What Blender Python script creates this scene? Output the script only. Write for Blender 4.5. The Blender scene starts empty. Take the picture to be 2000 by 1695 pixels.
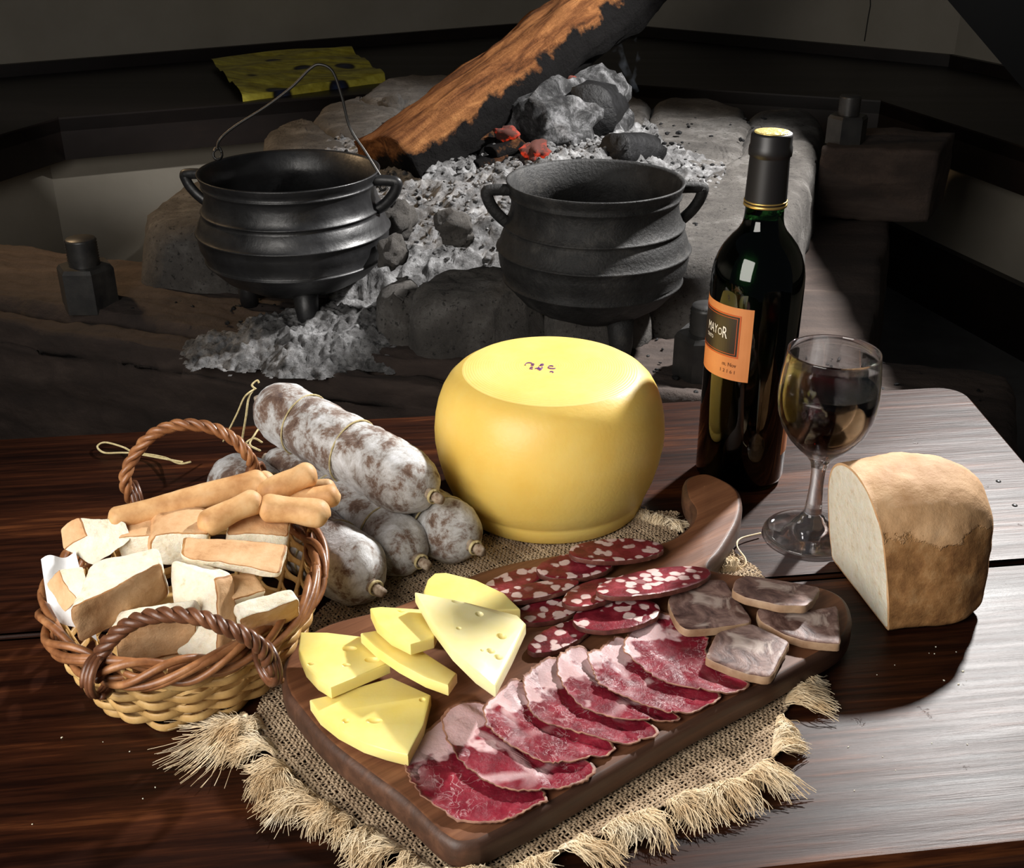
import bpy, bmesh, math, random
import numpy as np
from mathutils import Vector, Matrix, noise
random.seed(7)
SC = bpy.context.scene
COL = SC.collection
R = math.radians
T = 0.60                      # table top above the floor
F, PIT, H = 2250.0, R(26.5), 0.473   # focal length in pixels of a 2000 wide frame, downward pitch, lens height over the table

# ------------------------------------------------------------------ camera, world, lights
cd = bpy.data.cameras.new('camera'); cam = bpy.data.objects.new('camera', cd); COL.objects.link(cam)
cam.location = (0, 0, H + T); cam.rotation_euler = (R(90) - PIT, 0, 0)
cd.sensor_width = 36; cd.lens = F / 2000 * 36; cd.clip_start = 0.02
SC.camera = cam
w = bpy.data.worlds.new('world'); SC.world = w; w.use_nodes = True
w.node_tree.nodes['Background'].inputs[0].default_value = (0.75, 0.85, 1.0, 1)
w.node_tree.nodes['Background'].inputs[1].default_value = 0.037
SC.view_settings.view_transform = 'Standard'; SC.view_settings.look = 'None'
SC.view_settings.exposure = 0.0; SC.view_settings.gamma = 1.0; SC.view_settings.use_curve_mapping = False

def aim(o, p):
    o.rotation_euler = (Vector(p) - o.location).to_track_quat('-Z', 'Y').to_euler()
def lamp(name, kind, loc, target, power, color, **k):
    l = bpy.data.lights.new(name, kind); l.energy = power; l.color = color
    for a, b in k.items(): setattr(l, a, b)
    o = bpy.data.objects.new(name, l); COL.objects.link(o); o.location = loc; aim(o, target); return o
lamp('key_spot', 'SPOT', (0.93, 1.86, T + 1.02), (0.1, 1.55, T - 0.17), 278, (1.0, 0.975, 0.95), spot_size=R(102), spot_blend=0.35, shadow_soft_size=0.045)
lamp('left_softbox', 'AREA', (-0.72, -0.12, T + 0.60), (0.06, 0.72, T), 21, (1.0, 0.95, 0.89), shape='RECTANGLE', size=0.75, size_y=0.9)
lamp('warm_lamp', 'SPOT', (-1.28, 2.2, T + 0.75), (-0.6, 2.3, T - 0.1), 34, (1.0, 0.68, 0.38), spot_size=R(80), spot_blend=0.7, shadow_soft_size=0.05)

# ------------------------------------------------------------------ helpers
def at(x, y, z):
    """the point of the horizontal plane z (metres over the table top) seen at that pixel"""
    u = (x - 1000) / F; v = (y - 847.5) / F
    d = Vector((u, math.cos(PIT) - v * math.sin(PIT), -math.sin(PIT) - v * math.cos(PIT)))
    t = (z - H) / d.z
    return Vector((d.x * t, d.y * t, z + T))
def on_y(x, y, Y):
    """the point at distance Y from the lens, seen at that pixel"""
    u = (x - 1000) / F; v = (y - 847.5) / F
    d = Vector((u, math.cos(PIT) - v * math.sin(PIT), -math.sin(PIT) - v * math.cos(PIT)))
    t = Y / d.y
    return Vector((d.x * t, Y, H + d.z * t + T))
def W(x, y, z): return Vector((x, y, z + T))
def fbm(p, o=4): return noise.fractal(p, 0.9, 2.1, o)
def nz(x, y, z=0.0, s=1.0): return noise.noise(Vector((x * s, y * s, z * s)))

ORG = {}
def root(name, label, cat, loc, group=None, kind=None):
    o = bpy.data.objects.new(name, None); COL.objects.link(o); o.location = loc
    o.empty_display_size = 0.02
    o['label'] = label; o['category'] = cat
    if group: o['group'] = group
    if kind: o['kind'] = kind
    ORG[o.name] = Vector(loc); return o
def mk(name, vf, mat, fm=None, smooth=True):
    v, f = vf
    me = bpy.data.meshes.new(name)
    me.from_pydata([tuple(p) for p in v], [], f)
    for m in (mat if isinstance(mat, (list, tuple)) else [mat]): me.materials.append(m)
    if fm is not None: me.polygons.foreach_set('material_index', fm)
    me.polygons.foreach_set('use_smooth', [smooth] * len(me.polygons))
    me.update(); return me
def part(name, vf, mat, parent, fm=None, smooth=True, label=None, M=None, kind=None):
    """a part of a thing; vertices in world space unless M (its own frame) is given"""
    r = parent
    while r.parent: r = r.parent
    org = ORG[r.name]
    if M is None: vf = ([Vector(p) - org for p in vf[0]], vf[1])
    o = bpy.data.objects.new(name, mk(name, vf, mat, fm, smooth)); COL.objects.link(o); o.parent = parent
    if M is not None: o.matrix_basis = Matrix.Translation(-org) @ M
    if label: o['label'] = label
    if kind: o['kind'] = kind
    return o
def single(name, vf, mat, label, cat, group=None, fm=None, smooth=True, kind=None, M=None, loc=None):
    """a thing of one mesh"""
    if M is None:
        if loc is None:
            n = len(vf[0]); loc = Vector((sum(p[0] for p in vf[0]) / n, sum(p[1] for p in vf[0]) / n, min(p[2] for p in vf[0])))
        vf = ([Vector(p) - loc for p in vf[0]], vf[1])
    o = bpy.data.objects.new(name, mk(name, vf, mat, fm, smooth)); COL.objects.link(o)
    if M is not None: o.matrix_world = M; ORG[o.name] = M.translation.copy()
    else: o.location = loc; ORG[o.name] = Vector(loc)
    if label: o['label'] = label
    if cat: o['category'] = cat
    if group: o['group'] = group
    if kind: o['kind'] = kind
    return o
def structure(name, vf, mat, smooth=False, fm=None):
    o = bpy.data.objects.new(name, mk(name, vf, mat, fm, smooth)); COL.objects.link(o); o['kind'] = 'structure'
    ORG[o.name] = Vector((0, 0, 0)); return o
def join(*parts):
    v, f = [], []
    for a, b in parts:
        n = len(v); v += list(a); f += [tuple(i + n for i in q) for q in b]
    return v, f

def lathe(prof, n=64, c=(0, 0, 0), wob=None):
    v, f = [], []
    rows = []
    for r, z in prof:
        if r < 1e-6:
            rows.append([len(v)]); v.append(Vector((c[0], c[1], c[2] + z)))
        else:
            rows.append(list(range(len(v), len(v) + n)))
            for k in range(n):
                a = 2 * math.pi * k / n; rr = r * (1 + (wob(a, z) if wob else 0))
                v.append(Vector((c[0] + rr * math.cos(a), c[1] + rr * math.sin(a), c[2] + z)))
    for A, B in zip(rows, rows[1:]):
        if len(A) == 1 and len(B) == 1: continue
        for k in range(n):
            k2 = (k + 1) % n
            if len(A) == 1: f.append((A[0], B[k2], B[k]))
            elif len(B) == 1: f.append((A[k], A[k2], B[0]))
            else: f.append((A[k], A[k2], B[k2], B[k]))
    return v, f
def frames(pts, closed=False, up=None):
    n = len(pts); out = []
    prev = None
    for i, p in enumerate(pts):
        a = pts[(i - 1) % n] if closed or i > 0 else p
        b = pts[(i + 1) % n] if closed or i < n - 1 else p
        t = (b - a).normalized()
        if prev is None:
            q = Vector(up) if up else (Vector((0, 0, 1)) if abs(t.z) < 0.9 else Vector((1, 0, 0)))
        else: q = prev
        nn = (q - t * q.dot(t))
        nn = nn.normalized() if nn.length > 1e-6 else t.orthogonal().normalized()
        prev = nn; out.append((p, t, nn, t.cross(nn)))
    return out
def tube(pts, rad, n=8, closed=False, cap=True, flat=1.0, disp=None):
    pts = [Vector(p) for p in pts]; fr = frames(pts, closed); v, f = [], []
    m = len(pts)
    for i, (p, t, a, b) in enumerate(fr):
        r = rad(i / (m - 1)) if callable(rad) else (rad[i] if isinstance(rad, (list, tuple)) else rad)
        for k in range(n):
            w_ = 2 * math.pi * k / n
            q = a * math.cos(w_) + b * (math.sin(w_) * flat)
            rr = r * (1 + disp(p, q)) if disp else r
            v.append(p + q * rr)
    for i in range(m if closed else m - 1):
        for k in range(n):
            k2 = (k + 1) % n; j = (i + 1) % m
            f.append((i * n + k, i * n + k2, j * n + k2, j * n + k))
    if cap and not closed:
        v.append(pts[0]); v.append(pts[-1]); c0, c1 = len(v) - 2, len(v) - 1
        for k in range(n):
            k2 = (k + 1) % n
            f.append((c0, k2, k)); f.append((c1, (m - 1) * n + k, (m - 1) * n + k2))
    return v, f
def spline(pts, n, closed=False):
    """Catmull-Rom through the points"""
    P = [Vector(p) for p in pts]; m = len(P); out = []
    segs = m if closed else m - 1
    for i in range(n):
        s = i / n * segs if closed else i / (n - 1) * segs
        k = min(int(s), segs - 1); t = s - k
        g = (lambda j: P[j % m]) if closed else (lambda j: P[max(0, min(m - 1, j))])
        a, b, c, d = g(k - 1), g(k), g(k + 1), g(k + 2)
        out.append(0.5 * ((2 * b) + (c - a) * t + (2 * a - 5 * b + 4 * c - d) * t * t + (3 * b - a - 3 * c + d) * t ** 3))
    return out
def dense(pts, n):
    """points spread evenly along a closed polygon"""
    P = [Vector(p) for p in pts]; m = len(P)
    L = [(P[(i + 1) % m] - P[i]).length for i in range(m)]; tot = sum(L); out = []
    i, acc = 0, 0.0
    for k in range(n):
        s = tot * k / n
        while acc + L[i] < s: acc += L[i]; i += 1
        out.append(P[i].lerp(P[(i + 1) % m], (s - acc) / L[i]))
    return out
def area2(o): return sum(o[i].x * o[(i + 1) % len(o)].y - o[(i + 1) % len(o)].x * o[i].y for i in range(len(o)))
def slab(outline, prof, rings=0, zf=None, ngon=False):
    """outline: closed list; prof: (inset, height) from bottom to top; zf(x, y): height added everywhere"""
    o = [Vector((p[0], p[1], 0)) for p in outline]
    if area2(o) < 0: o.reverse()
    n = len(o); nor = []
    for i in range(n):
        t = (o[(i + 1) % n] - o[i - 1]).normalized(); nor.append(Vector((-t.y, t.x, 0)))
    c = sum(o, Vector()) / n
    v, f = [], []
    for ins, z in prof:
        for p, q in zip(o, nor): v.append(p + q * ins + Vector((0, 0, z)))
    for k in range(len(prof) - 1):
        for i in range(n):
            j = (i + 1) % n; a = k * n
            f.append((a + i, a + j, a + n + j, a + n + i))
    f.append(tuple(range(n - 1, -1, -1)))
    top = (len(prof) - 1) * n
    if ngon or rings == 0: f.append(tuple(range(top, top + n)))
    else:
        base = [v[top + i].copy() for i in range(n)]; last = list(range(top, top + n))
        for k in range(1, rings):
            s = 1 - k / rings; cur = list(range(len(v), len(v) + n))
            for p in base: q = c + (p - c) * s; v.append(Vector((q.x, q.y, p.z)))
            for i in range(n): j = (i + 1) % n; f.append((last[i], last[j], cur[j], cur[i]))
            last = cur
        v.append(Vector((c.x, c.y, base[0].z))); ci = len(v) - 1
        for i in range(n): f.append((last[i], last[(i + 1) % n], ci))
    if zf: v = [Vector((p.x, p.y, p.z + zf(p.x, p.y))) for p in v]
    return v, f
def box8(c):
    """8 corners: bottom ring of 4 then top ring of 4"""
    return [Vector(p) for p in c], [(3, 2, 1, 0), (4, 5, 6, 7), (0, 1, 5, 4), (1, 2, 6, 5), (2, 3, 7, 6), (3, 0, 4, 7)]
def superbox(c8, n=(10, 10, 6), k=8.0, rnd=0.75, amp=0.0, scl=60, bulge=None, seed=0.0):
    """rounded, roughened block between 8 corners; returns verts, faces and the side of each face: 0 bottom 1 top 2..5 sides"""
    nu, nv, nw = n; C = [Vector(p) for p in c8]
    idx, v, f, side = {}, [], [], []
    def add(u, q, w_):
        key = (round(u, 4), round(q, 4), round(w_, 4))
        if key in idx: return idx[key]
        m = (abs(u) ** k + abs(q) ** k + abs(w_) ** k) ** (1 / k) if (u or q or w_) else 1
        s = m ** (-rnd); a, b, d = u * s, q * s, w_ * s
        if bulge: a, b, d = bulge(a, b, d)
        a, b, d = (a + 1) / 2, (b + 1) / 2, (d + 1) / 2
        lo = C[0] * ((1 - a) * (1 - b)) + C[1] * (a * (1 - b)) + C[2] * (a * b) + C[3] * ((1 - a) * b)
        hi = C[4] * ((1 - a) * (1 - b)) + C[5] * (a * (1 - b)) + C[6] * (a * b) + C[7] * ((1 - a) * b)
        p = lo * (1 - d) + hi * d
        if amp:
            q3 = Vector((p.x * scl + seed, p.y * scl, p.z * scl))
            p = p + Vector((fbm(q3), fbm(q3 + Vector((31, 7, 3))), fbm(q3 + Vector((5, 51, 17))))) * amp
        idx[key] = len(v); v.append(p); return idx[key]
    def face(fn, na, nb, s):
        for i in range(na):
            for j in range(nb):
                a, b, c, d = -1 + 2 * i / na, -1 + 2 * (i + 1) / na, -1 + 2 * j / nb, -1 + 2 * (j + 1) / nb
                f.append((add(*fn(a, c)), add(*fn(b, c)), add(*fn(b, d)), add(*fn(a, d)))); side.append(s)
    face(lambda a, b: (a, -b, -1), nu, nv, 0); face(lambda a, b: (a, b, 1), nu, nv, 1)
    face(lambda a, b: (a, -1, b), nu, nw, 2); face(lambda a, b: (1, a, b), nv, nw, 3)
    face(lambda a, b: (-a, 1, b), nu, nw, 4); face(lambda a, b: (-1, -a, b), nv, nw, 5)
    return v, f, side
def inpoly(x, y, poly):
    """numpy point in polygon"""
    ins = np.zeros(x.shape, bool); n = len(poly)
    for i in range(n):
        x0, y0 = poly[i][0], poly[i][1]; x1, y1 = poly[(i + 1) % n][0], poly[(i + 1) % n][1]
        if y0 == y1: continue
        c = ((y0 > y) != (y1 > y)) & (x < (x1 - x0) * (y - y0) / (y1 - y0) + x0); ins ^= c
    return ins

# ------------------------------------------------------------------ materials
class Mat:
    def __init__(s, name, **k):
        s.m = bpy.data.materials.new(name); s.m.use_nodes = True; s.nt = s.m.node_tree
        s.b = s.nt.nodes['Principled BSDF']; s.co = None
        for a, v in k.items(): s.set(a, v)
    NAMES = dict(col='Base Color', rough='Roughness', metal='Metallic', spec='Specular IOR Level', trans='Transmission Weight', ior='IOR', coat='Coat Weight',
                 coatr='Coat Roughness', sss='Subsurface Weight', sssr='Subsurface Radius', ssss='Subsurface Scale', emit='Emission Color', emits='Emission Strength', sheen='Sheen Weight')
    def set(s, a, v):
        i = s.b.inputs[s.NAMES[a]]
        if isinstance(v, bpy.types.NodeSocket): s.nt.links.new(v, i)
        else:
            if a in ('col', 'emit') and len(v) == 3: v = (*v, 1)
            i.default_value = v
    def new(s, t, **inp):
        n = s.nt.nodes.new(t)
        for k, v in inp.items(): s.inp(n, k.replace('_', ' '), v)
        return n
    def inp(s, n, k, v):
        i = n.inputs[int(k)] if k.strip().isdigit() else n.inputs[k]
        if isinstance(v, bpy.types.NodeSocket): s.nt.links.new(v, i)
        else: i.default_value = v
    def obj(s, scale=(1, 1, 1), rot=(0, 0, 0), loc=(0, 0, 0)):
        if s.co is None: s.co = s.new('ShaderNodeTexCoord').outputs['Object']
        if scale == (1, 1, 1) and rot == (0, 0, 0) and loc == (0, 0, 0): return s.co
        mp = s.new('ShaderNodeMapping'); s.nt.links.new(s.co, mp.inputs[0])
        mp.inputs['Scale'].default_value = scale; mp.inputs['Rotation'].default_value = rot; mp.inputs['Location'].default_value = loc
        return mp.outputs[0]
    def noise(s, scale, detail=4, rough=0.55, vec=None, dist=0.0, out='Fac'):
        n = s.new('ShaderNodeTexNoise', Scale=scale, Detail=detail, Roughness=rough, Distortion=dist)
        s.nt.links.new(vec or s.obj(), n.inputs['Vector']); return n.outputs[out]
    def vor(s, scale, feature='F1', vec=None, out='Distance', rand=1.0):
        n = s.new('ShaderNodeTexVoronoi', Scale=scale, Randomness=rand); n.feature = feature
        s.nt.links.new(vec or s.obj(), n.inputs['Vector']); return n.outputs[out]
    def ramp(s, fac, stops, ease=False):
        n = s.new('ShaderNodeValToRGB'); e = n.color_ramp.elements
        if ease: n.color_ramp.interpolation = 'EASE'
        while len(e) < len(stops): e.new(0.5)
        for q, (p, c) in zip(e, stops):
            q.position = p; q.color = (c, c, c, 1) if isinstance(c, (int, float)) else (*c, 1)
        s.nt.links.new(fac, n.inputs[0]); return n.outputs[0]
    def mix(s, fac, a, b, mode='MIX'):
        n = s.new('ShaderNodeMix'); n.data_type = 'RGBA'; n.blend_type = mode
        for i, v in ((0, fac), (6, a), (7, b)):
            if isinstance(v, bpy.types.NodeSocket): s.nt.links.new(v, n.inputs[i])
            else: n.inputs[i].default_value = (*v, 1) if isinstance(v, tuple) and len(v) == 3 else v
        return n.outputs[2]
    def math(s, op, a, b=0.0, c=0.0):
        n = s.new('ShaderNodeMath'); n.operation = op
        for i, v in enumerate((a, b, c)):
            if isinstance(v, bpy.types.NodeSocket): s.nt.links.new(v, n.inputs[i])
            else: n.inputs[i].default_value = v
        return n.outputs[0]
    def sep(s, vec=None):
        n = s.new('ShaderNodeSeparateXYZ'); s.nt.links.new(vec or s.obj(), n.inputs[0]); return n.outputs
    def bump(s, h, strength=0.5, dist=0.002):
        n = s.new('ShaderNodeBump', Strength=strength, Distance=dist); s.nt.links.new(h, n.inputs['Height'])
        if s.b.inputs['Normal'].is_linked: s.nt.links.new(s.b.inputs['Normal'].links[0].from_socket, n.inputs['Normal'])
        s.nt.links.new(n.outputs[0], s.b.inputs['Normal'])
def blotch(name, stops, scale, rough=0.6, bscale=None, bstr=0.3, bdist=0.002, detail=5, stretch=(1, 1, 1), rot=(0, 0, 0), dist=0.0, **k):
    m = Mat(name, rough=rough, **k); vec = m.obj(stretch, rot)
    m.set('col', m.ramp(m.noise(scale, detail, 0.6, vec, dist), stops))
    if bscale: m.bump(m.noise(bscale, 6, 0.65, vec), bstr, bdist)
    return m

def wood(name, stops, along='x', fine=90, rough=0.45, bstr=0.35, var=0.1, **k):
    m = Mat(name, **k)
    st = {'x': (0.06, 1, 1), 'y': (1, 0.06, 1)}[along]
    v = m.obj(st)
    g = m.noise(fine, 8, 0.65, v, 0.25); b = m.noise(fine / 9, 3, 0.5, v)
    m.set('col', m.ramp(m.mix(0.45, g, b), stops))
    m.set('rough', m.math('ADD', m.math('MULTIPLY', m.noise(fine * 0.4, 5, 0.6, v), 2 * var), rough - var))
    m.bump(g, bstr, 0.0012); return m
TABLE = wood('table_wood', [(0.30, (0.0025, 0.0009, 0.0007)), (0.44, (0.011, 0.0032, 0.0016)), (0.56, (0.033, 0.0095, 0.0038)), (0.70, (0.13, 0.041, 0.013))], fine=170, rough=0.40, bstr=0.30, spec=0.125)
TABLE.bump(TABLE.noise(30, 2, 0.5, TABLE.obj((0.15, 1, 1))), 0.25, 0.003); TABLE.bump(TABLE.ramp(TABLE.noise(45, 5, 0.7), [(0.27, 0.0), (0.33, 1.0)]), 0.2, 0.001)
BOARD = wood('board_wood', [(0.30, (0.045, 0.018, 0.009)), (0.5, (0.15, 0.060, 0.028)), (0.7, (0.31, 0.14, 0.066))], fine=110, rough=0.55, bstr=0.3, spec=0.22)
BOARD_DARK = wood('board_edge_wood', [(0.30, (0.018, 0.009, 0.006)), (0.5, (0.072, 0.032, 0.018)), (0.75, (0.20, 0.092, 0.050))], fine=90, rough=0.5, bstr=0.4)
BENCH = wood('bench_wood', [(0.3, (0.003, 0.002, 0.002)), (0.6, (0.010, 0.006, 0.005)), (0.8, (0.022, 0.012, 0.008))], fine=20, rough=0.42, bstr=0.1)
TIMBER = wood('hearth_timber', [(0.3, (0.008, 0.005, 0.0042)), (0.5, (0.034, 0.022, 0.017)), (0.75, (0.10, 0.070, 0.055))], fine=22, rough=0.85, bstr=1.0)
TIMBER.bump(TIMBER.noise(50, 8, 0.7), 0.7, 0.006)
WALL = blotch('plaster', [(0.3, (0.25, 0.225, 0.18)), (0.7, (0.32, 0.29, 0.24))], 3, 0.9, 60, 0.25, 0.002)
FLOOR = blotch('floor_cement', [(0.3, (0.07, 0.066, 0.062)), (0.7, (0.13, 0.125, 0.12))], 6, 0.8, 60, 0.3, 0.003)
STONE = Mat('granite', rough=0.9)
c1 = STONE.ramp(STONE.noise(11, 8, 0.72), [(0.3, (0.042, 0.037, 0.033)), (0.52, (0.11, 0.10, 0.09)), (0.72, (0.25, 0.238, 0.222))])
c2 = STONE.ramp(STONE.noise(150, 3, 0.6), [(0.33, (0.03, 0.03, 0.03)), (0.40, (1, 1, 1)), (0.72, (1, 1, 1)), (0.78, (1.6, 1.6, 1.6))])
STONE.set('col', STONE.mix(0.75, c1, c2, 'MULTIPLY')); STONE.bump(STONE.noise(40, 8, 0.75), 0.9, 0.008); STONE.bump(STONE.noise(170, 6, 0.75), 1.0, 0.006)
ASH = Mat('ash', rough=1.0, spec=0.1)
c1 = ASH.ramp(ASH.noise(30, 7, 0.7), [(0.32, (0.05, 0.048, 0.047)), (0.50, (0.20, 0.198, 0.198)), (0.68, (0.50, 0.50, 0.505))])
c2 = ASH.ramp(ASH.noise(95, 4, 0.6), [(0.33, (0.05, 0.05, 0.05)), (0.42, (1, 1, 1))])
ASH.set('col', ASH.mix(0.7, c1, c2, 'MULTIPLY')); ASH.bump(ASH.noise(70, 8, 0.75), 1.0, 0.012)
CHAR = blotch('charcoal', [(0.4, (0.003, 0.003, 0.0033)), (0.7, (0.012, 0.012, 0.013))], 30, 0.6, 60, 0.8, 0.006, spec=0.25)
CHAR_ASH = Mat('ashy_charcoal', rough=0.85)
CHAR_ASH.set('col', CHAR_ASH.ramp(CHAR_ASH.noise(20, 9, 0.78, dist=0.4), [(0.42, (0.006, 0.006, 0.007)), (0.50, (0.055, 0.055, 0.056)), (0.58, (0.20, 0.20, 0.205)), (0.70, (0.46, 0.46, 0.47))])); CHAR_ASH.bump(CHAR_ASH.noise(30, 8, 0.8), 1.0, 0.02)
EMBER = Mat('ember', rough=0.9, col=(0.05, 0.01, 0.005), emits=1.0)
EMBER.set('emit', EMBER.ramp(EMBER.noise(40, 4, 0.6), [(0.48, (0.0, 0.0, 0.0)), (0.6, (0.45, 0.022, 0.004)), (0.75, (0.9, 0.09, 0.02))]))
IRON = Mat('cast_iron', metal=0.0, spec=0.6)
IRON.set('col', IRON.ramp(IRON.noise(18, 6, 0.65), [(0.35, (0.006, 0.006, 0.0065)), (0.6, (0.013, 0.013, 0.014)), (0.8, (0.032, 0.031, 0.031))]))
IRON.set('rough', IRON.ramp(IRON.noise(25, 5, 0.6), [(0.3, 0.33), (0.7, 0.52)])); IRON.bump(IRON.noise(120, 4, 0.6), 0.22, 0.002); IRON.bump(IRON.noise(25, 3, 0.6), 0.12, 0.004)
IRON_DUSTY = Mat('dusty_cast_iron', spec=0.35)
IRON_DUSTY.set('col', IRON_DUSTY.ramp(IRON_DUSTY.noise(22, 7, 0.7), [(0.35, (0.007, 0.007, 0.007)), (0.55, (0.020, 0.0195, 0.019)), (0.8, (0.07, 0.066, 0.06))]))
IRON_DUSTY.set('rough', 0.62); IRON_DUSTY.bump(IRON_DUSTY.noise(230, 4, 0.6), 0.5, 0.0025)
WIRE = Mat('wire', col=(0.07, 0.068, 0.065), rough=0.45, metal=0.8)
BOLT = blotch('bolt_steel', [(0.3, (0.008, 0.008, 0.009)), (0.7, (0.035, 0.033, 0.03))], 30, 0.42, 150, 0.2, 0.001, spec=0.6)
TWINE = blotch('twine', [(0.3, (0.38, 0.30, 0.13)), (0.7, (0.62, 0.53, 0.30))], 300, 0.85)
TIP = blotch('casing_tip', [(0.3, (0.16, 0.09, 0.05)), (0.7, (0.50, 0.42, 0.32))], 250, 0.8)
JUTE = blotch('jute', [(0.3, (0.24, 0.165, 0.10)), (0.5, (0.40, 0.295, 0.19)), (0.75, (0.56, 0.44, 0.30))], 45, 0.9)
JUTE_FRINGE = blotch('jute_fringe', [(0.3, (0.55, 0.38, 0.20)), (0.5, (0.76, 0.61, 0.40)), (0.75, (0.88, 0.79, 0.62))], 60, 0.85)
WICKER = blotch('brown_wicker', [(0.3, (0.13, 0.045, 0.016)), (0.55, (0.30, 0.125, 0.048)), (0.75, (0.46, 0.23, 0.10))], 60, 0.38, 200, 0.2, 0.001)
WICKER_DARK = blotch('dark_wicker', [(0.3, (0.065, 0.024, 0.011)), (0.55, (0.15, 0.058, 0.026)), (0.75, (0.27, 0.12, 0.055))], 60, 0.36, 200, 0.2, 0.001)
STRAW = blotch('straw', [(0.3, (0.36, 0.20, 0.06)), (0.55, (0.56, 0.35, 0.13)), (0.75, (0.70, 0.50, 0.22))], 70, 0.5, 220, 0.2, 0.001)
CRUMB = Mat('bread_crumb', rough=0.95, sss=0.15, ssss=0.006)
CRUMB.set('col', CRUMB.ramp(CRUMB.noise(130, 5, 0.7), [(0.28, (0.62, 0.50, 0.32)), (0.42, (0.79, 0.71, 0.55)), (0.65, (0.84, 0.79, 0.66))])); CRUMB.bump(CRUMB.noise(260, 5, 0.75), 0.75, 0.0016)
CRUST = Mat('bread_crust', rough=0.7)
CRUST.set('col', CRUST.ramp(CRUST.noise(38, 7, 0.68), [(0.28, (0.34, 0.15, 0.05)), (0.42, (0.58, 0.33, 0.155)), (0.68, (0.72, 0.48, 0.27))])); CRUST.bump(CRUST.noise(90, 6, 0.7), 0.5, 0.002)
BAKED = blotch('baked_crust_edge', [(0.3, (0.20, 0.075, 0.02)), (0.6, (0.40, 0.19, 0.06)), (0.8, (0.58, 0.34, 0.14))], 90, 0.7, 150, 0.4, 0.001)
STICK = Mat('breadstick_crust', rough=0.6)
STICK.set('col', STICK.ramp(STICK.noise(40, 5, 0.6), [(0.30, (0.42, 0.19, 0.06)), (0.5, (0.64, 0.37, 0.16)), (0.72, (0.76, 0.54, 0.30))])); STICK.bump(STICK.noise(200, 5, 0.6), 0.35, 0.001)
MOULD = Mat('salami_mould', rough=0.95, sheen=0.2)
n1 = MOULD.noise(48, 9, 0.74, dist=0.3); n2 = MOULD.noise(16, 3, 0.5)
MOULD.set('col', MOULD.ramp(MOULD.mix(0.28, n1, n2), [(0.38, (0.070, 0.030, 0.020)), (0.455, (0.19, 0.12, 0.085)), (0.515, (0.48, 0.465, 0.45)), (0.62, (0.76, 0.77, 0.79))]))
MOULD.bump(n1, 0.6, 0.003); MOULD.bump(MOULD.noise(260, 4, 0.7), 0.35, 0.001)
RIND = Mat('cheese_rind', rough=0.42, sss=0.2, ssss=0.012, sssr=(1.0, 0.6, 0.15))
RIND.set('col', RIND.ramp(RIND.noise(9, 5, 0.6), [(0.3, (0.82, 0.51, 0.085)), (0.55, (0.87, 0.62, 0.155)), (0.8, (0.89, 0.69, 0.23))])); RIND.bump(RIND.noise(320, 2, 0.5), 0.14, 0.001); RIND.bump(RIND.noise(30, 3, 0.5), 0.1, 0.002)
RIND_TOP = Mat('cheese_top', rough=0.45, sss=0.2, ssss=0.012, sssr=(1.0, 0.6, 0.15))
RIND_TOP.set('col', RIND_TOP.ramp(RIND_TOP.noise(14, 5, 0.6), [(0.3, (0.82, 0.55, 0.12)), (0.55, (0.86, 0.64, 0.19)), (0.8, (0.88, 0.70, 0.27))]))  # slightly paler than the sides: light on the top put into the colour
wv = RIND_TOP.new('ShaderNodeTexWave', Scale=160.0, Distortion=0.6); wv.wave_type = 'RINGS'; wv.rings_direction = 'Z'; RIND_TOP.nt.links.new(RIND_TOP.obj(), wv.inputs[0]); RIND_TOP.bump(wv.outputs['Fac'], 0.10, 0.001)
CUT = Mat('cheese_cut', rough=0.40, sss=0.25, ssss=0.010, sssr=(1.0, 0.7, 0.25))
CUT.set('col', CUT.ramp(CUT.noise(22, 4, 0.6), [(0.3, (0.84, 0.66, 0.16)), (0.7, (0.89, 0.76, 0.30))])); CUT.bump(CUT.noise(200, 3, 0.6), 0.08, 0.001)
PALE = Mat('pale_cheese_cut', rough=0.34, sss=0.25, ssss=0.010, sssr=(1.0, 0.75, 0.35))
PALE.set('col', PALE.ramp(PALE.noise(22, 4, 0.6), [(0.3, (0.87, 0.74, 0.30)), (0.7, (0.90, 0.83, 0.50))])); PALE.bump(PALE.noise(120, 3, 0.6), 0.12, 0.001)
INK = Mat('purple_ink', col=(0.17, 0.05, 0.24), rough=0.7)
STONE_TXT = None
COPPA = Mat('coppa_meat', spec=0.22, sss=0.12, ssss=0.004, sssr=(1, 0.3, 0.2))
rnd = COPPA.new('ShaderNodeObjectInfo').outputs['Random']
sh = COPPA.new('ShaderNodeVectorMath'); sh.operation = 'ADD'; COPPA.nt.links.new(COPPA.obj(), sh.inputs[0]); COPPA.nt.links.new(COPPA.math('MULTIPLY', rnd, 0.9), sh.inputs[1]); cv = sh.outputs[0]
wn = COPPA.new('ShaderNodeTexNoise', Scale=45.0, Detail=3.0); COPPA.nt.links.new(cv, wn.inputs['Vector'])
wv2 = COPPA.new('ShaderNodeVectorMath'); wv2.operation = 'MULTIPLY_ADD'; COPPA.nt.links.new(wn.outputs['Color'], wv2.inputs[0]); wv2.inputs[1].default_value = (0.016, 0.016, 0.016); COPPA.nt.links.new(cv, wv2.inputs[2]); cw = wv2.outputs[0]
vein = COPPA.ramp(COPPA.math('ABSOLUTE', COPPA.math('SUBTRACT', COPPA.noise(120, 3, 0.6, cw, 0.8), 0.5)), [(0.0, 0.7), (0.014, 0.25), (0.03, 0.0)])
veinm = COPPA.math('MULTIPLY', vein, COPPA.ramp(COPPA.noise(40, 2, 0.5, cv), [(0.46, 0.05), (0.64, 0.8)]))
big = COPPA.ramp(COPPA.vor(23, 'DISTANCE_TO_EDGE', cw), [(0.03, 0.9), (0.09, 0.0)])
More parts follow.
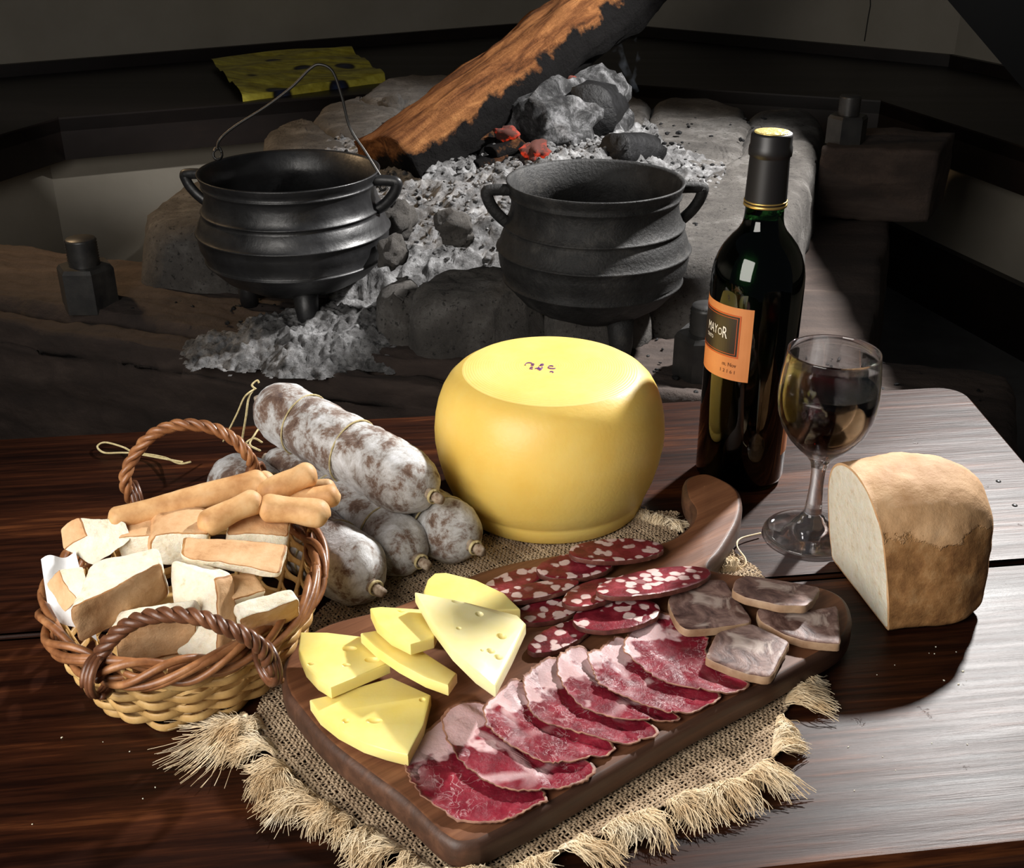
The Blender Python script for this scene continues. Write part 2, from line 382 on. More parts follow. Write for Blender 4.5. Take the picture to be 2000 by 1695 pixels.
sx = COPPA.sep(COPPA.obj()); grad = COPPA.math('MULTIPLY_ADD', sx[1], 6.0, COPPA.math('MULTIPLY_ADD', sx[0], -5.0, -0.03))
fatn = COPPA.math('ADD', COPPA.noise(34, 3, 0.55, cw), grad)
fat = COPPA.ramp(fatn, [(0.60, 0.0), (0.65, 0.92)])
fatm = COPPA.math('MAXIMUM', COPPA.math('MAXIMUM', fat, veinm), COPPA.math('MULTIPLY', big, COPPA.ramp(COPPA.noise(22, 2, 0.5, cv), [(0.45, 0.0), (0.6, 0.7)])))
red = COPPA.ramp(COPPA.noise(60, 6, 0.65, cv), [(0.3, (0.075, 0.003, 0.008)), (0.55, (0.18, 0.009, 0.021)), (0.75, (0.30, 0.027, 0.044))])
COPPA.set('col', COPPA.mix(fatm, red, (0.62, 0.42, 0.42))); COPPA.set('rough', COPPA.ramp(COPPA.noise(90, 4, 0.6, cv), [(0.35, 0.32), (0.65, 0.62)]))
COPPA.bump(COPPA.noise(150, 5, 0.65, cv), 0.5, 0.0016); COPPA.bump(fatm, 0.15, 0.0006)
COPPA_EDGE = blotch('coppa_rind', [(0.3, (0.10, 0.03, 0.022)), (0.7, (0.40, 0.20, 0.12))], 120, 0.6, 200, 0.4, 0.001)
SALAMI = Mat('salami_meat', spec=0.3, sss=0.1, ssss=0.004, sssr=(1, 0.3, 0.2))
rnd = SALAMI.new('ShaderNodeObjectInfo').outputs['Random']
sh = SALAMI.new('ShaderNodeVectorMath'); sh.operation = 'ADD'; SALAMI.nt.links.new(SALAMI.obj((1, 1.1, 0.4), (0, 0, R(12))), sh.inputs[0]); SALAMI.nt.links.new(SALAMI.math('MULTIPLY', rnd, 0.7), sh.inputs[1]); cv = sh.outputs[0]
wn = SALAMI.new('ShaderNodeTexNoise', Scale=120.0, Detail=2.0); SALAMI.nt.links.new(cv, wn.inputs['Vector'])
wv2 = SALAMI.new('ShaderNodeVectorMath'); wv2.operation = 'MULTIPLY_ADD'; SALAMI.nt.links.new(wn.outputs['Color'], wv2.inputs[0]); wv2.inputs[1].default_value = (0.006, 0.006, 0.006); SALAMI.nt.links.new(cv, wv2.inputs[2]); cw = wv2.outputs[0]
vn = SALAMI.new('ShaderNodeTexVoronoi', Scale=118.0); SALAMI.nt.links.new(cw, vn.inputs['Vector'])
pick = SALAMI.ramp(SALAMI.sep(vn.outputs['Color'])[0], [(0.24, 0.0), (0.29, 1.0)])
spot = SALAMI.math('MULTIPLY', SALAMI.ramp(vn.outputs['Distance'], [(0.42, 1.0), (0.52, 0.0)]), pick)
red = SALAMI.ramp(SALAMI.noise(80, 6, 0.65, cv), [(0.3, (0.075, 0.004, 0.009)), (0.55, (0.19, 0.014, 0.024)), (0.75, (0.32, 0.045, 0.06))])
SALAMI.set('col', SALAMI.mix(spot, red, (0.68, 0.50, 0.47))); SALAMI.set('rough', 0.36); SALAMI.bump(SALAMI.noise(160, 5, 0.65, cv), 0.45, 0.0014)
SAL_EDGE = blotch('salami_skin', [(0.3, (0.06, 0.014, 0.012)), (0.6, (0.16, 0.05, 0.035)), (0.8, (0.42, 0.26, 0.18))], 110, 0.45, 180, 0.4, 0.001)
PATE = Mat('brawn', spec=0.18)
n1 = PATE.noise(60, 6, 0.65, dist=1.2); n2 = PATE.ramp(PATE.noise(34, 4, 0.6, PATE.obj(loc=(3, 1, 0)), 1.5), [(0.58, 0.0), (0.70, 0.9)])
PATE.set('col', PATE.mix(n2, PATE.ramp(n1, [(0.35, (0.055, 0.026, 0.022)), (0.5, (0.155, 0.088, 0.072)), (0.65, (0.28, 0.18, 0.15))]), (0.44, 0.35, 0.30)))
PATE.set('rough', 0.46); PATE.bump(n1, 0.35, 0.0015)
PATE_EDGE = blotch('brawn_rind', [(0.3, (0.24, 0.13, 0.07)), (0.7, (0.47, 0.32, 0.20))], 60, 0.5, 150, 0.3, 0.001)
GLASS = Mat('clear_glass', col=(1, 1, 1), rough=0.0, trans=1.0, ior=1.48)
tr_ = GLASS.nt.nodes.new('ShaderNodeBsdfTransparent'); mx_ = GLASS.nt.nodes.new('ShaderNodeMixShader'); mx_.inputs[0].default_value = 0.25
GLASS.nt.links.new(GLASS.b.outputs[0], mx_.inputs[1]); GLASS.nt.links.new(tr_.outputs[0], mx_.inputs[2]); GLASS.nt.links.new(mx_.outputs[0], GLASS.nt.nodes['Material Output'].inputs['Surface'])
WINE = Mat('red_wine', col=(0.95, 0.55, 0.55), rough=0.0, trans=1.0, ior=1.34)
va = WINE.new('ShaderNodeVolumeAbsorption', Density=340.0); va.inputs['Color'].default_value = (0.74, 0.02, 0.07, 1)
WINE.nt.links.new(va.outputs[0], WINE.nt.nodes['Material Output'].inputs['Volume'])
BOTTLE = Mat('bottle_glass', col=(0.025, 0.12, 0.025), rough=0.02, trans=1.0, ior=1.5)
BWINE = Mat('wine_in_bottle', col=(0.004, 0.001, 0.001), rough=0.2)
FOIL = Mat('black_capsule', col=(0.012, 0.011, 0.011), rough=0.42, spec=0.5)
GOLD = Mat('gold_foil', col=(0.80, 0.55, 0.17), rough=0.35, metal=0.85)
GOLD_TOP = Mat('yellow_capsule_disc', col=(0.78, 0.60, 0.20), rough=0.4, metal=0.35); GOLD_TOP.bump(GOLD_TOP.noise(260, 2, 0.5), 0.6, 0.002)
LAB = Mat('orange_label', rough=0.45); LAB.set('col', LAB.ramp(LAB.noise(25, 3), [(0.3, (0.56, 0.20, 0.060)), (0.7, (0.64, 0.25, 0.085))]))
LAB_DARK = Mat('dark_label_panel', col=(0.022, 0.014, 0.010), rough=0.4)
LAB_LINE = Mat('red_label_line', col=(0.50, 0.085, 0.015), rough=0.45)
LAB_WHITE = Mat('label_lettering', col=(0.80, 0.77, 0.70), rough=0.5)
LAB_INK = Mat('label_small_print', col=(0.12, 0.035, 0.012), rough=0.5)
NAPKIN = Mat('paper_napkin', col=(0.80, 0.81, 0.83), rough=0.9); NAPKIN.bump(NAPKIN.noise(60, 4), 0.4, 0.002)
CLOTH = Mat('yellow_cloth', rough=0.34, metal=0.35)
cw = CLOTH.obj(); vd = CLOTH.vor(8.5, 'F1', cw, rand=0.25)
base = CLOTH.ramp(CLOTH.noise(30, 5, 0.6), [(0.3, (0.50, 0.39, 0.02)), (0.7, (0.88, 0.78, 0.12))])
spots = CLOTH.ramp(vd, [(0.10, (0.5, 0.03, 0.02)), (0.18, (0.03, 0.05, 0.12)), (0.30, (0.02, 0.015, 0.01)), (0.36, (0.5, 0.42, 0.05))])
CLOTH.set('col', CLOTH.mix(CLOTH.ramp(vd, [(0.32, 1.0), (0.37, 0.0)]), base, spots)); CLOTH.bump(CLOTH.noise(14, 3, 0.5, CLOTH.obj((0.25, 1, 1))), 0.6, 0.03)
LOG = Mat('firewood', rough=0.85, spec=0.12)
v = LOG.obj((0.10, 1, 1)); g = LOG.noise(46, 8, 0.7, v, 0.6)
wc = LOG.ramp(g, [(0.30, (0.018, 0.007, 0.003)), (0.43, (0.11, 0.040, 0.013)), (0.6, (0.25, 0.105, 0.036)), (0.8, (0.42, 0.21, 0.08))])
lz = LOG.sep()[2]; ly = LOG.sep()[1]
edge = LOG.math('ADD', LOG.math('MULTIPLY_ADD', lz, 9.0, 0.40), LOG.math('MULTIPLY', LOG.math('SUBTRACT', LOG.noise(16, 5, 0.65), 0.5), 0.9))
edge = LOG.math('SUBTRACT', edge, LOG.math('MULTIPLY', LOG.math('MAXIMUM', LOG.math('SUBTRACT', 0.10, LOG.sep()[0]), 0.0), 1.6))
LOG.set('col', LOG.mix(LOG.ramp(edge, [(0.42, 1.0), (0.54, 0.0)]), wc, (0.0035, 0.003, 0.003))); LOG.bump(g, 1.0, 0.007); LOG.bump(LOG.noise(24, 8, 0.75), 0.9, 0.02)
SMOKE = bpy.data.materials.new('smoke'); SMOKE.use_nodes = True
nt = SMOKE.node_tree; nt.nodes.remove(nt.nodes['Principled BSDF'])
vs = nt.nodes.new('ShaderNodeVolumeScatter'); vs.inputs['Color'].default_value = (0.75, 0.85, 1.0, 1); tx = nt.nodes.new('ShaderNodeTexNoise'); tx.inputs['Scale'].default_value = 22.0; tx.inputs['Detail'].default_value = 3.0
tc = nt.nodes.new('ShaderNodeTexCoord'); nt.links.new(tc.outputs['Object'], tx.inputs['Vector'])
rm = nt.nodes.new('ShaderNodeMapRange'); rm.inputs[1].default_value = 0.42; rm.inputs[2].default_value = 0.7; rm.inputs[3].default_value = 0.0; rm.inputs[4].default_value = 11.0
nt.links.new(tx.outputs['Fac'], rm.inputs[0]); nt.links.new(rm.outputs[0], vs.inputs['Density'])
nt.links.new(vs.outputs[0], nt.nodes['Material Output'].inputs['Volume'])
LOAF = Mat('loaf_crust', rough=0.72)
z = LOAF.sep()[2]; edge = LOAF.math('ADD', LOAF.math('MULTIPLY', z, 10.0), LOAF.math('MULTIPLY', LOAF.noise(28, 6, 0.7), 0.55))
top = LOAF.ramp(LOAF.noise(26, 6, 0.62), [(0.3, (0.40, 0.21, 0.085)), (0.6, (0.60, 0.37, 0.19)), (0.8, (0.68, 0.47, 0.28))])
low = LOAF.ramp(LOAF.noise(48, 7, 0.7), [(0.3, (0.16, 0.065, 0.018)), (0.5, (0.34, 0.165, 0.055)), (0.75, (0.52, 0.31, 0.14))])
LOAF.set('col', LOAF.mix(LOAF.ramp(edge, [(0.93, 0.0), (0.96, 1.0)]), low, top)); LOAF.bump(LOAF.noise(85, 7, 0.7), 0.6, 0.002); LOAF.bump(LOAF.ramp(edge, [(0.93, 0.0), (0.95, 1.0)]), 0.5, 0.002); LOAF.bump(LOAF.noise(14, 4, 0.6), 0.35, 0.006)
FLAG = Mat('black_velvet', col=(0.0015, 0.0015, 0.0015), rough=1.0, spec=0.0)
CRACK = Mat('wall_crack', col=(0.03, 0.028, 0.025), rough=1.0)
for k_, v_ in list(globals().items()):
    if isinstance(v_, Mat): globals()[k_] = v_.m

# ------------------------------------------------------------------ setting: an eight-sided room around the hearth
wl = [(-2.0, 0.5), (-1.95, 2.25), (-1.40, 3.19), (0.196, 4.186), (1.245, 3.38), (1.62, 2.45), (1.75, 0.5)]   # walls over the bench
bf = [(-1.55, 0.6), (-1.35, 1.70), (-1.02, 2.635), (0.113, 3.14), (0.888, 2.84), (1.16, 1.93), (1.28, 0.6)]           # front edge of the bench
BZ = T - 0.10
wl = [(x * 1.0956, y * 1.0956) for x, y in wl]; bf = [(x * 1.0956, y * 1.0956) for x, y in bf]
names = ['wall_left', 'wall_left_back', 'wall_back', 'wall_back_right', 'wall_right', 'wall_right_front']
structure('floor', box8([(-3, -1.6, -0.05), (3, -1.6, -0.05), (3, 5, -0.05), (-3, 5, -0.05), (-3, -1.6, 0), (3, -1.6, 0), (3, 5, 0), (-3, 5, 0)]), FLOOR)
def offs(a, b, d):
    t = (Vector((*b, 0)) - Vector((*a, 0))).normalized(); n = Vector((-t.y, t.x, 0)); return n * d
def wallbox(a, b, z0, z1, d):
    n = offs(a, b, d)
    A, B = Vector((*a, 0)), Vector((*b, 0)); q = [A, B, B + n, A + n]
    return box8([p + Vector((0, 0, z0)) for p in q] + [p + Vector((0, 0, z1)) for p in q])
for i, nm in enumerate(names):
    structure(nm, wallbox(wl[i], wl[i + 1], 0, 2.4, 0.12), WALL)
def inset_line(L, d):
    out = []
    for i, p in enumerate(L):
        a = L[max(0, i - 1)]; b = L[min(len(L) - 1, i + 1)]
        n = offs(a, b, d); out.append((p[0] + n.x, p[1] + n.y))
    return out
br = inset_line(bf, 0.10)
riser = ['left', 'left_back', 'back', 'back_right', 'right', 'right_front']
for i in range(6):
    structure('wall_under_bench_' + riser[i], wallbox(br[i], br[i + 1], 0, BZ - 0.03, 0.08), WALL)
    bb = inset_line(bf, 0.075)
    if i > 2: structure('baseboard_' + riser[i], wallbox(bb[i], bb[i + 1], 0, 0.17, 0.03), BENCH)
desc = ['dark wooden bench along the left wall, its near run', 'dark wooden bench board on the left, ending at the angled corner', 'dark wooden bench board under the yellow cloth behind the hearth',
        'long dark bench board behind the firewood, in front of the cracked wall', 'dark bench board running beside the timber end on the right', 'dark wooden bench along the right wall, its near run']
for i in range(6):
    a, b, c, d = bf[i], bf[i + 1], wl[i + 1], wl[i]
    m = ((a[0] + b[0]) / 2, (a[1] + b[1]) / 2, 0)
    t = root('wall_bench', desc[i], 'bench', (m[0], m[1], BZ), 'wooden benches round the room')
    def P3(p, z): return Vector((p[0], p[1], z))
    part('seat_board', box8([P3(a, BZ - 0.03), P3(b, BZ - 0.03), P3(c, BZ - 0.03), P3(d, BZ - 0.03), P3(a, BZ), P3(b, BZ), P3(c, BZ), P3(d, BZ)]), BENCH, t, smooth=False)
    part('front_board', wallbox(a, b, BZ - 0.10, BZ + 0.004, 0.025), BENCH, t, smooth=False)
    n = offs(d, c, -0.02); q = [P3(d, 0), P3(c, 0), P3(c, 0) + n, P3(d, 0) + n]
    part('wall_strip', box8([p + Vector((0, 0, BZ)) for p in q] + [p + Vector((0, 0, BZ + 0.035)) for p in q]), BENCH, t, smooth=False)
# crack in the plaster of the back right wall
pts = []
A, B = Vector((*wl[3], 0)), Vector((*wl[4], 0))
for k in range(26):
    s = k / 25; f_ = 0.80 + 0.012 * nz(s * 4, 3) + 0.004 * nz(s * 22, 8); p = A.lerp(B, f_); pts.append(Vector((p.x, p.y, BZ + 0.05 + s * 0.9)) + offs(wl[3], wl[4], -0.0005))
crack = bpy.data.objects.new('wall_crack', mk('wall_crack', tube(pts, 0.0022, 4), CRACK)); COL.objects.link(crack); crack.parent = bpy.data.objects['wall_back_right']

# ------------------------------------------------------------------ black panel that keeps the lamp off the right side
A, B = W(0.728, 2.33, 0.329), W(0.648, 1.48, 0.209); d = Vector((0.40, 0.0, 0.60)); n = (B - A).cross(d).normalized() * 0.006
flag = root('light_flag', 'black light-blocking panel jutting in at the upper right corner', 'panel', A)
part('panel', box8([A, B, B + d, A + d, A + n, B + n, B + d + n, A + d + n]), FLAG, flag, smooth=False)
q = [W(0.93 + 0.35 * a, 1.86 + 0.35 * b, 0.67) for a, b in ((-1.17, 0.9), (-1.34, -1.5), (-3.0, -1.5), (-3.0, 0.9))]  # added panel, unseen above the frame, shading the left wall from the key lamp
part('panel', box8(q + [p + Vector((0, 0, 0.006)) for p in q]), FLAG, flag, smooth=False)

# ------------------------------------------------------------------ low table of two planks
tu = Vector((0.992, 0.128, 0)).normalized(); tv = Vector((-tu.y, tu.x, 0))
tb = at(0, 855, 0); tb = Vector((tb.x, tb.y, 0))          # a point of the back edge
seam = at(0, 1245, 0); front = at(1590, 1695, 0)
vb = tb.dot(tv); vsn = Vector((seam.x, seam.y, 0)).dot(tv); vf_ = Vector((front.x, front.y, 0)).dot(tv)
ur = Vector((*at(1890, 764, 0).xy, 0)).dot(tu) + 0.001; ul = ur - 1.5
TM = Matrix(((tu.x, tv.x, 0, 0), (tu.y, tv.y, 0, 0), (0, 0, 1, 0), (0, 0, 0, 1)))
table = root('plank_table', 'low dark red-brown plank table with a worn top, carrying all the food', 'table', (0, 0.7, 0))
def rrect(x0, x1, y0, y1, rad, corners=(1, 1, 1, 1), n=8):
    out = []
    for (cx, cy, a0), on in zip(((x1, y0, -90), (x1, y1, 0), (x0, y1, 90), (x0, y0, 180)), corners):
        r = rad if on else 0.002
        px = cx - r if cx == x1 else cx + r; py = cy - r if cy == y1 else cy + r
        for k in range(n + 1):
            a = R(a0 + 90 * k / n); out.append((px + r * math.cos(a), py + r * math.sin(a)))
    return out
TH = 0.035
def plank(y0, y1, corners):
    o = rrect(ul, ur, y0, y1, 0.030, corners)
    v, f = slab(o, [(0.003, -TH), (0, -TH + 0.004), (0, -0.006), (0.0015, -0.002), (0.004, 0)], ngon=True)
    v = [Vector((p.x + (0.129 * (p.y - vb) if p.x > ur - 0.1 else 0), p.y, p.z)) for p in v]
    return v, f
for y0, y1, cr in ((vsn + 0.0006, vb, (0, 1, 1, 0)), (vf_, vsn - 0.0006, (1, 0, 0, 1))):
    part('plank', plank(y0, y1, cr), TABLE, table, smooth=False, M=Matrix.Translation((0, 0, T)) @ TM)
for u in (ul + 0.12, ur - 0.12):
    for vv in (vf_ + 0.07, vb - 0.07):
        p = tu * u + tv * vv
        part('leg', box8([p + Vector((sx * 0.03, sy * 0.03, z)) for z in (0, T - TH + 0.001) for sx, sy in ((-1, -1), (1, -1), (1, 1), (-1, 1))]), TABLE, table, smooth=False)
for px, py in ((1950, 940), (1982, 987), (1702, 1128)):
    p = at(px, py, 0); part('nail_head', lathe([(0, 0.0008), (0.002, 0.0006), (0.0026, -0.0005)][::-1], 12, p), BOLT, table)

# ------------------------------------------------------------------ hearth: timbers with bolts, stones, ash
HZ = -0.174
hu = Vector((0.95, -0.312, 0)).normalized(); hw = Vector((0.312, 0.95, 0)).normalized()
frame = root('hearth_frame', 'heavy charred timber frame around the raised hearth, bolted at its corners', 'hearth frame', W(-0.1, 1.9, HZ - 0.25))
def rough_box(c8, n, amp, scl, seed, rnd=0.35, k=14):
    v, f, s = superbox(c8, n, k, rnd, amp, scl, seed=seed); return v, f
def beam(p0, du, dw, lu, lw, z0, z1):
    a = Vector((p0[0], p0[1], 0)); q = [a, a + du * lu, a + du * lu + dw * lw, a + dw * lw]
    return [p + Vector((0, 0, z0 + T)) for p in q] + [p + Vector((0, 0, z1 + T)) for p in q]
fr0 = Vector((-1.28, 1.89, 0)); fu = Vector((0.936, -0.352, 0)).normalized(); fw = Vector((0.352, 0.936, 0)).normalized()
c8 = beam((-1.22, 1.885), fu, fw, 1.95, 0.30, -0.46, HZ)
v, f = rough_box(c8, (330, 60, 26), 0.0015, 40, 1.0)
# long split that opens along the front edge of the beam
out = []
for p in v:
    q = p - Vector((-1.22, 1.885, 0)); s = q.dot(fu); d = q.dot(fw)
    p = p + Vector((0, 0, 0.007 * nz(s, d * 5, p.z * 3, 4) + 0.004 * nz(s, d * 7, p.z * 5, 14) + 0.002 * nz(s, d * 8, 2, 40))) - fw * (0.008 * nz(s, p.z * 5, 7, 6) + 0.004 * nz(s, p.z * 6, 9, 22))
    if p.z > T + HZ - 0.05 and d < 0.15:
        line = 0.052 + 0.014 * nz(s, 0, 1, 5) + 0.006 * nz(s, 2, 1, 17)
        e = abs(d - line)
        if d < line: p = p - Vector((0, 0, 0.014 + 0.008 * nz(s, 5, 5, 9)))
        if e < 0.013: p = p - Vector((0, 0, 0.040 * (1 - e / 0.013)))
    out.append(p)
front_timber = part('timber', (out, f), TIMBER, frame, label='wide front timber with a long split along its edge')
v, f = rough_box(beam((0.30, 1.60), fw, -fu, 0.86, 0.01, 0, 0.01), (2, 2, 2), 0, 1, 0)
c8 = [W(0.16, 1.45, -0.46), W(0.50, 1.42, -0.46), W(0.785, 2.28, -0.46), W(0.43, 2.36, -0.46), W(0.16, 1.45, HZ - 0.004), W(0.475, 1.42, HZ - 0.004), W(0.765, 2.28, HZ - 0.004), W(0.43, 2.36, HZ - 0.004)]
side_timber = part('timber', rough_box(c8, (24, 70, 20), 0.008, 9, 4.0), TIMBER, frame, label='dusty grey timber on the right running away from the table')
bl, brr = W(0.605, 2.27, 0), W(0.822, 2.225, 0)
dv = Vector((0.10, 0.19, 0))
q = [Vector((p.x, p.y, 0)) for p in (bl, brr)]; q = [q[0], q[1], q[1] + dv, q[0] + dv]
c8 = [p + Vector((0, 0, T + HZ + 0.002)) for p in q] + [p + Vector((0, 0, T - 0.03)) for p in q]
cross_timber = part('timber', rough_box(c8, (30, 20, 20), 0.005, 12, 9.0), TIMBER, frame, label='square-sawn timber end with deep grain, lying on the side timber')
c8 = beam((-1.05, 2.08), fw, -fu, 1.2, 0.0, 0, 0)
c8 = [W(-1.15, 2.12, -0.46), W(-0.88, 2.05, -0.46), W(-0.70, 2.9, -0.46), W(-1.0, 2.95, -0.46), W(-1.15, 2.12, HZ - 0.02), W(-0.88, 2.05, HZ - 0.02), W(-0.70, 2.9, HZ - 0.02), W(-1.0, 2.95, HZ - 0.02)]
for c, b, par, nh, bh in ((at(178, 592, HZ), 0.046, front_timber, 0.066, 0.040), (at(1372, 728, HZ), 0.043, front_timber, 0.062, 0.036), (W(0.668, 2.33, -0.03), 0.040, cross_timber, 0.050, 0.034)):
    hexa = []
    for rr, zz in ((b, -0.006), (b, nh - 0.006), (b * 0.90, nh)):
        hexa.append((rr, zz))
    v, f = lathe([(0, -0.006)] + hexa + [(0, nh)], 6, c); part('nut', (v, f), BOLT, par, smooth=False)
    r = b * 0.54; prof = [(0, nh * 0.5), (r, nh * 0.5)]
    zz = nh * 0.6
    while zz < nh + bh: prof += [(r, zz), (r * 0.94, zz + 0.0022)]; zz += 0.0044
    prof += [(r * 0.9, nh + bh + 0.003), (0, nh + bh + 0.003)]
    part('bolt', lathe(prof, 28, c), BOLT, par)

hearth = root('stone_hearth', 'ring of rough granite blocks holding the ash and fire', 'hearth', W(0.0, 2.2, HZ))
def stone(px, zt, zb, seed, amp=0.012, n=72, flare=0.02, slope=None):
    """px: outline of the top seen in the photograph on the plane zt"""
    o = dense([at(x, y, zt) for x, y in px], n)
    o = [Vector((p.x, p.y, 0)) for p in o]
    for _ in range(3): o = [(o[i - 1] + o[i] * 2 + o[(i + 1) % n]) / 4 for i in range(n)]
    h = zt - zb
    prof = [(-flare, 0), (-flare * 1.1, h * 0.2), (-flare * 0.9, h * 0.4), (-flare * 0.6, h * 0.6), (-flare * 0.35, h * 0.78), (0.0, h * 0.9), (0.010, h * 0.97), (0.024, h)]
    v, f = slab(o, prof, rings=9)
    out = []
    for p in v:
        q = Vector((p.x * 9 + seed, p.y * 9, p.z * 9)); q2 = q * 4
        d = Vector((fbm(q), fbm(q + Vector((9, 3, 5))), 0.7 * fbm(q + Vector((2, 30, 8))))) * amp + Vector((fbm(q2), fbm(q2 + Vector((9, 3, 5))), fbm(q2 + Vector((2, 30, 8))))) * amp * 0.25
        p = p + d
        if p.z < 0: p.z = 0.0
        out.append(p + Vector((0, 0, zb + T)))
    return out, f
stones = [
    ([(276, 432), (300, 396), (345, 362), (410, 338), (520, 322), (640, 330), (700, 400), (640, 440), (430, 446), (300, 440)], -0.066, HZ - 0.02, 1.0, 'left front granite block behind the pot with the wire handle'),
    ([(512, 288), (520, 256), (556, 232), (596, 226), (636, 244), (672, 272), (690, 312), (600, 318), (530, 308)], -0.050, HZ - 0.03, 2.0, None),
    ([(604, 228), (636, 200), (700, 184), (790, 196), (800, 238), (720, 262), (650, 258)], -0.035, HZ - 0.03, 3.0, None),
    ([(700, 186), (736, 156), (800, 142), (880, 146), (960, 160), (900, 190), (800, 200), (716, 196)], -0.022, HZ - 0.03, 4.0, None),
    ([(1130, 165), (1175, 160), (1216, 166), (1252, 188), (1275, 206), (1270, 236), (1200, 262), (1120, 240)], -0.050, HZ - 0.03, 5.0, None),
    ([(1274, 200), (1300, 186), (1396, 190), (1450, 206), (1470, 240), (1440, 330), (1330, 330), (1262, 262)], -0.052, HZ - 0.03, 6.0, None),
    ([(1468, 216), (1500, 206), (1580, 208), (1606, 224), (1604, 262), (1574, 360), (1530, 486), (1450, 500), (1370, 498), (1240, 505), (1225, 470), (1330, 370), (1440, 300)], -0.052, HZ - 0.02, 7.0, 'largest granite slab, on the right behind the wine bottle'),
    ([(822, 552), (846, 530), (900, 522), (985, 518), (1050, 530), (1060, 560), (985, 575), (900, 575), (840, 570)], -0.078, HZ - 0.02, 8.0, 'low front stone between the pots'),
    ([(748, 556), (770, 540), (812, 548), (822, 572), (790, 588), (756, 580)], -0.105, HZ - 0.02, 9.0, 'small front stone beside the left pot'),
    ([(1080, 540), (1140, 515), (1230, 508), (1245, 530), (1180, 560), (1100, 565)], -0.07, HZ - 0.02, 10.0, None)]
for px, zt, zb, sd, lb in stones:
    part('stone', stone(px, zt, zb, sd, 0.016 if 7.5 < sd < 9.5 else 0.009, flare=0.022 if sd > 7.5 else 0.016), STONE, hearth, label=lb)

# ash bed (nobody could count it)
nx, ny = 330, 300
X = np.linspace(-0.56, 0.62, nx); Yv = np.linspace(1.72, 2.95, ny); v = []; f = []
def ash_h(x, y):
    b = -0.105 + 0.085 * math.exp(-(((x + 0.02) / 0.27) ** 2 + ((y - 2.22) / 0.30) ** 2)) + 0.050 * math.exp(-(((x - 0.25) / 0.34) ** 2 + ((y - 2.35) / 0.5) ** 2)) + 0.035 * math.exp(-(((x + 0.3) / 0.25) ** 2 + ((y - 2.4) / 0.3) ** 2))
    b -= 0.045 * math.exp(-(((x + 0.02) / 0.10) ** 2 + ((y - 2.20) / 0.12) ** 2))
    b -= max(0.0, 1.86 - y) * 0.25
    q = Vector((x * 16, y * 16, 0.3)); r = noise.noise(Vector((x * 5, y * 5, 3)))
    return b + 0.016 * fbm(q, 3) + (0.010 + 0.008 * r) * abs(noise.noise(Vector((x * 48, y * 48, 1)))) + 0.010 * max(0.0, noise.noise(Vector((x * 95, y * 95, 5)))) - 0.5 * max(0.0, 0.0)
for j in range(ny):
    for i in range(nx):
        x, y = X[i], Yv[j]
        e = min(1.0, (x + 0.56) / 0.12, (0.62 - x) / 0.12, (y - 1.72) / 0.05, (2.95 - y) / 0.12)
        v.append(W(x, y, ash_h(x, y) - (1 - e) ** 2 * 0.07))
ring = [at(x, y, -0.058) for x, y in [(420, 380), (560, 300), (640, 262), (700, 220), (760, 190), (1150, 178), (1262, 225), (1300, 300), (1420, 320), (1390, 430), (1300, 498), (1240, 514), (1060, 540), (990, 530), (850, 540), (800, 560), (760, 556), (640, 470), (440, 440)]]
vx = np.array([p.x for p in v]); vy = np.array([p.y for p in v]); okv = inpoly(vx, vy, ring)
for j in range(ny - 1):
    for i in range(nx - 1):
        a = j * nx + i
        if okv[a] or okv[a + 1] or okv[a + nx] or okv[a + nx + 1]: f.append((a, a + 1, a + nx + 1, a + nx))
used = sorted({i for q in f for i in q}); re_ = {o: k for k, o in enumerate(used)}; v = [v[i] for i in used]; f = [tuple(re_[i] for i in q) for q in f]
ash = single('ash', (v, f), ASH, 'pale grey wood ash heaped inside the ring of stones', 'ash', kind='stuff', loc=W(0, 2.2, -0.1))
# lumps and chips lying in the ash, joined: too many and too small to pick apart
def pebble(c, r, seed, sub=1):
    v, f = [], []
    bm = bmesh.new(); bmesh.ops.create_icosphere(bm, subdivisions=sub, radius=1)
    rx, ry, rz = r * random.uniform(0.6, 1.4), r * random.uniform(0.6, 1.4), r * random.uniform(0.4, 0.9); a = random.random() * 6
    for p in bm.verts:
        k = 1 + 0.45 * noise.noise(p.co * 1.7 + Vector((seed, 0, 0))) + (0.25 * noise.noise(p.co * 5 + Vector((seed, 0, 0))) if sub > 1 else 0)
        x, y, z = p.co.x * rx * k, p.co.y * ry * k, p.co.z * rz * k
        v.append(c + Vector((x * math.cos(a) - y * math.sin(a), x * math.sin(a) + y * math.cos(a), z)))
    bm.faces.ensure_lookup_table(); bm.verts.index_update()
    f = [tuple(q.index for q in p.verts) for p in bm.faces]; bm.free(); return v, f
L = []
for k in range(1500):
    x, y = random.gauss(0.02, 0.2), random.gauss(2.1, 0.22)
    if not (-0.5 < x < 0.55 and 1.78 < y < 2.8): continue
    if not inpoly(np.array([x]), np.array([y]), ring)[0]: continue
    L.append(pebble(W(x, y, ash_h(x, y) + 0.001), random.uniform(0.002, 0.0065), k))
single('ash_lumps', join(*L), ASH, 'crumbled ash lumps strewn over the heap of ash', 'ash', kind='stuff', smooth=True)
L = []
for k in range(420):
    x, y = random.uniform(-0.45, 0.6), random.uniform(1.8, 2.85)
    if not inpoly(np.array([x]), np.array([y]), ring)[0] and not (0.28 < x < 0.22 + (y - 1.62) * 0.36 and y < 2.7): continue
    L.append(pebble(W(x, y, max(ash_h(x, y), -0.056 if x > 0.28 else -1) + 0.003), random.uniform(0.002, 0.006), k + 70))
for k in range(160):
    s = random.uniform(0.6, 1.9); d = random.uniform(0.08, 0.28); p = Vector((-1.22, 1.885, 0)) + fu * s + fw * d
    L.append(pebble(W(p.x, p.y, HZ + 0.002), random.uniform(0.0015, 0.005), k + 700))
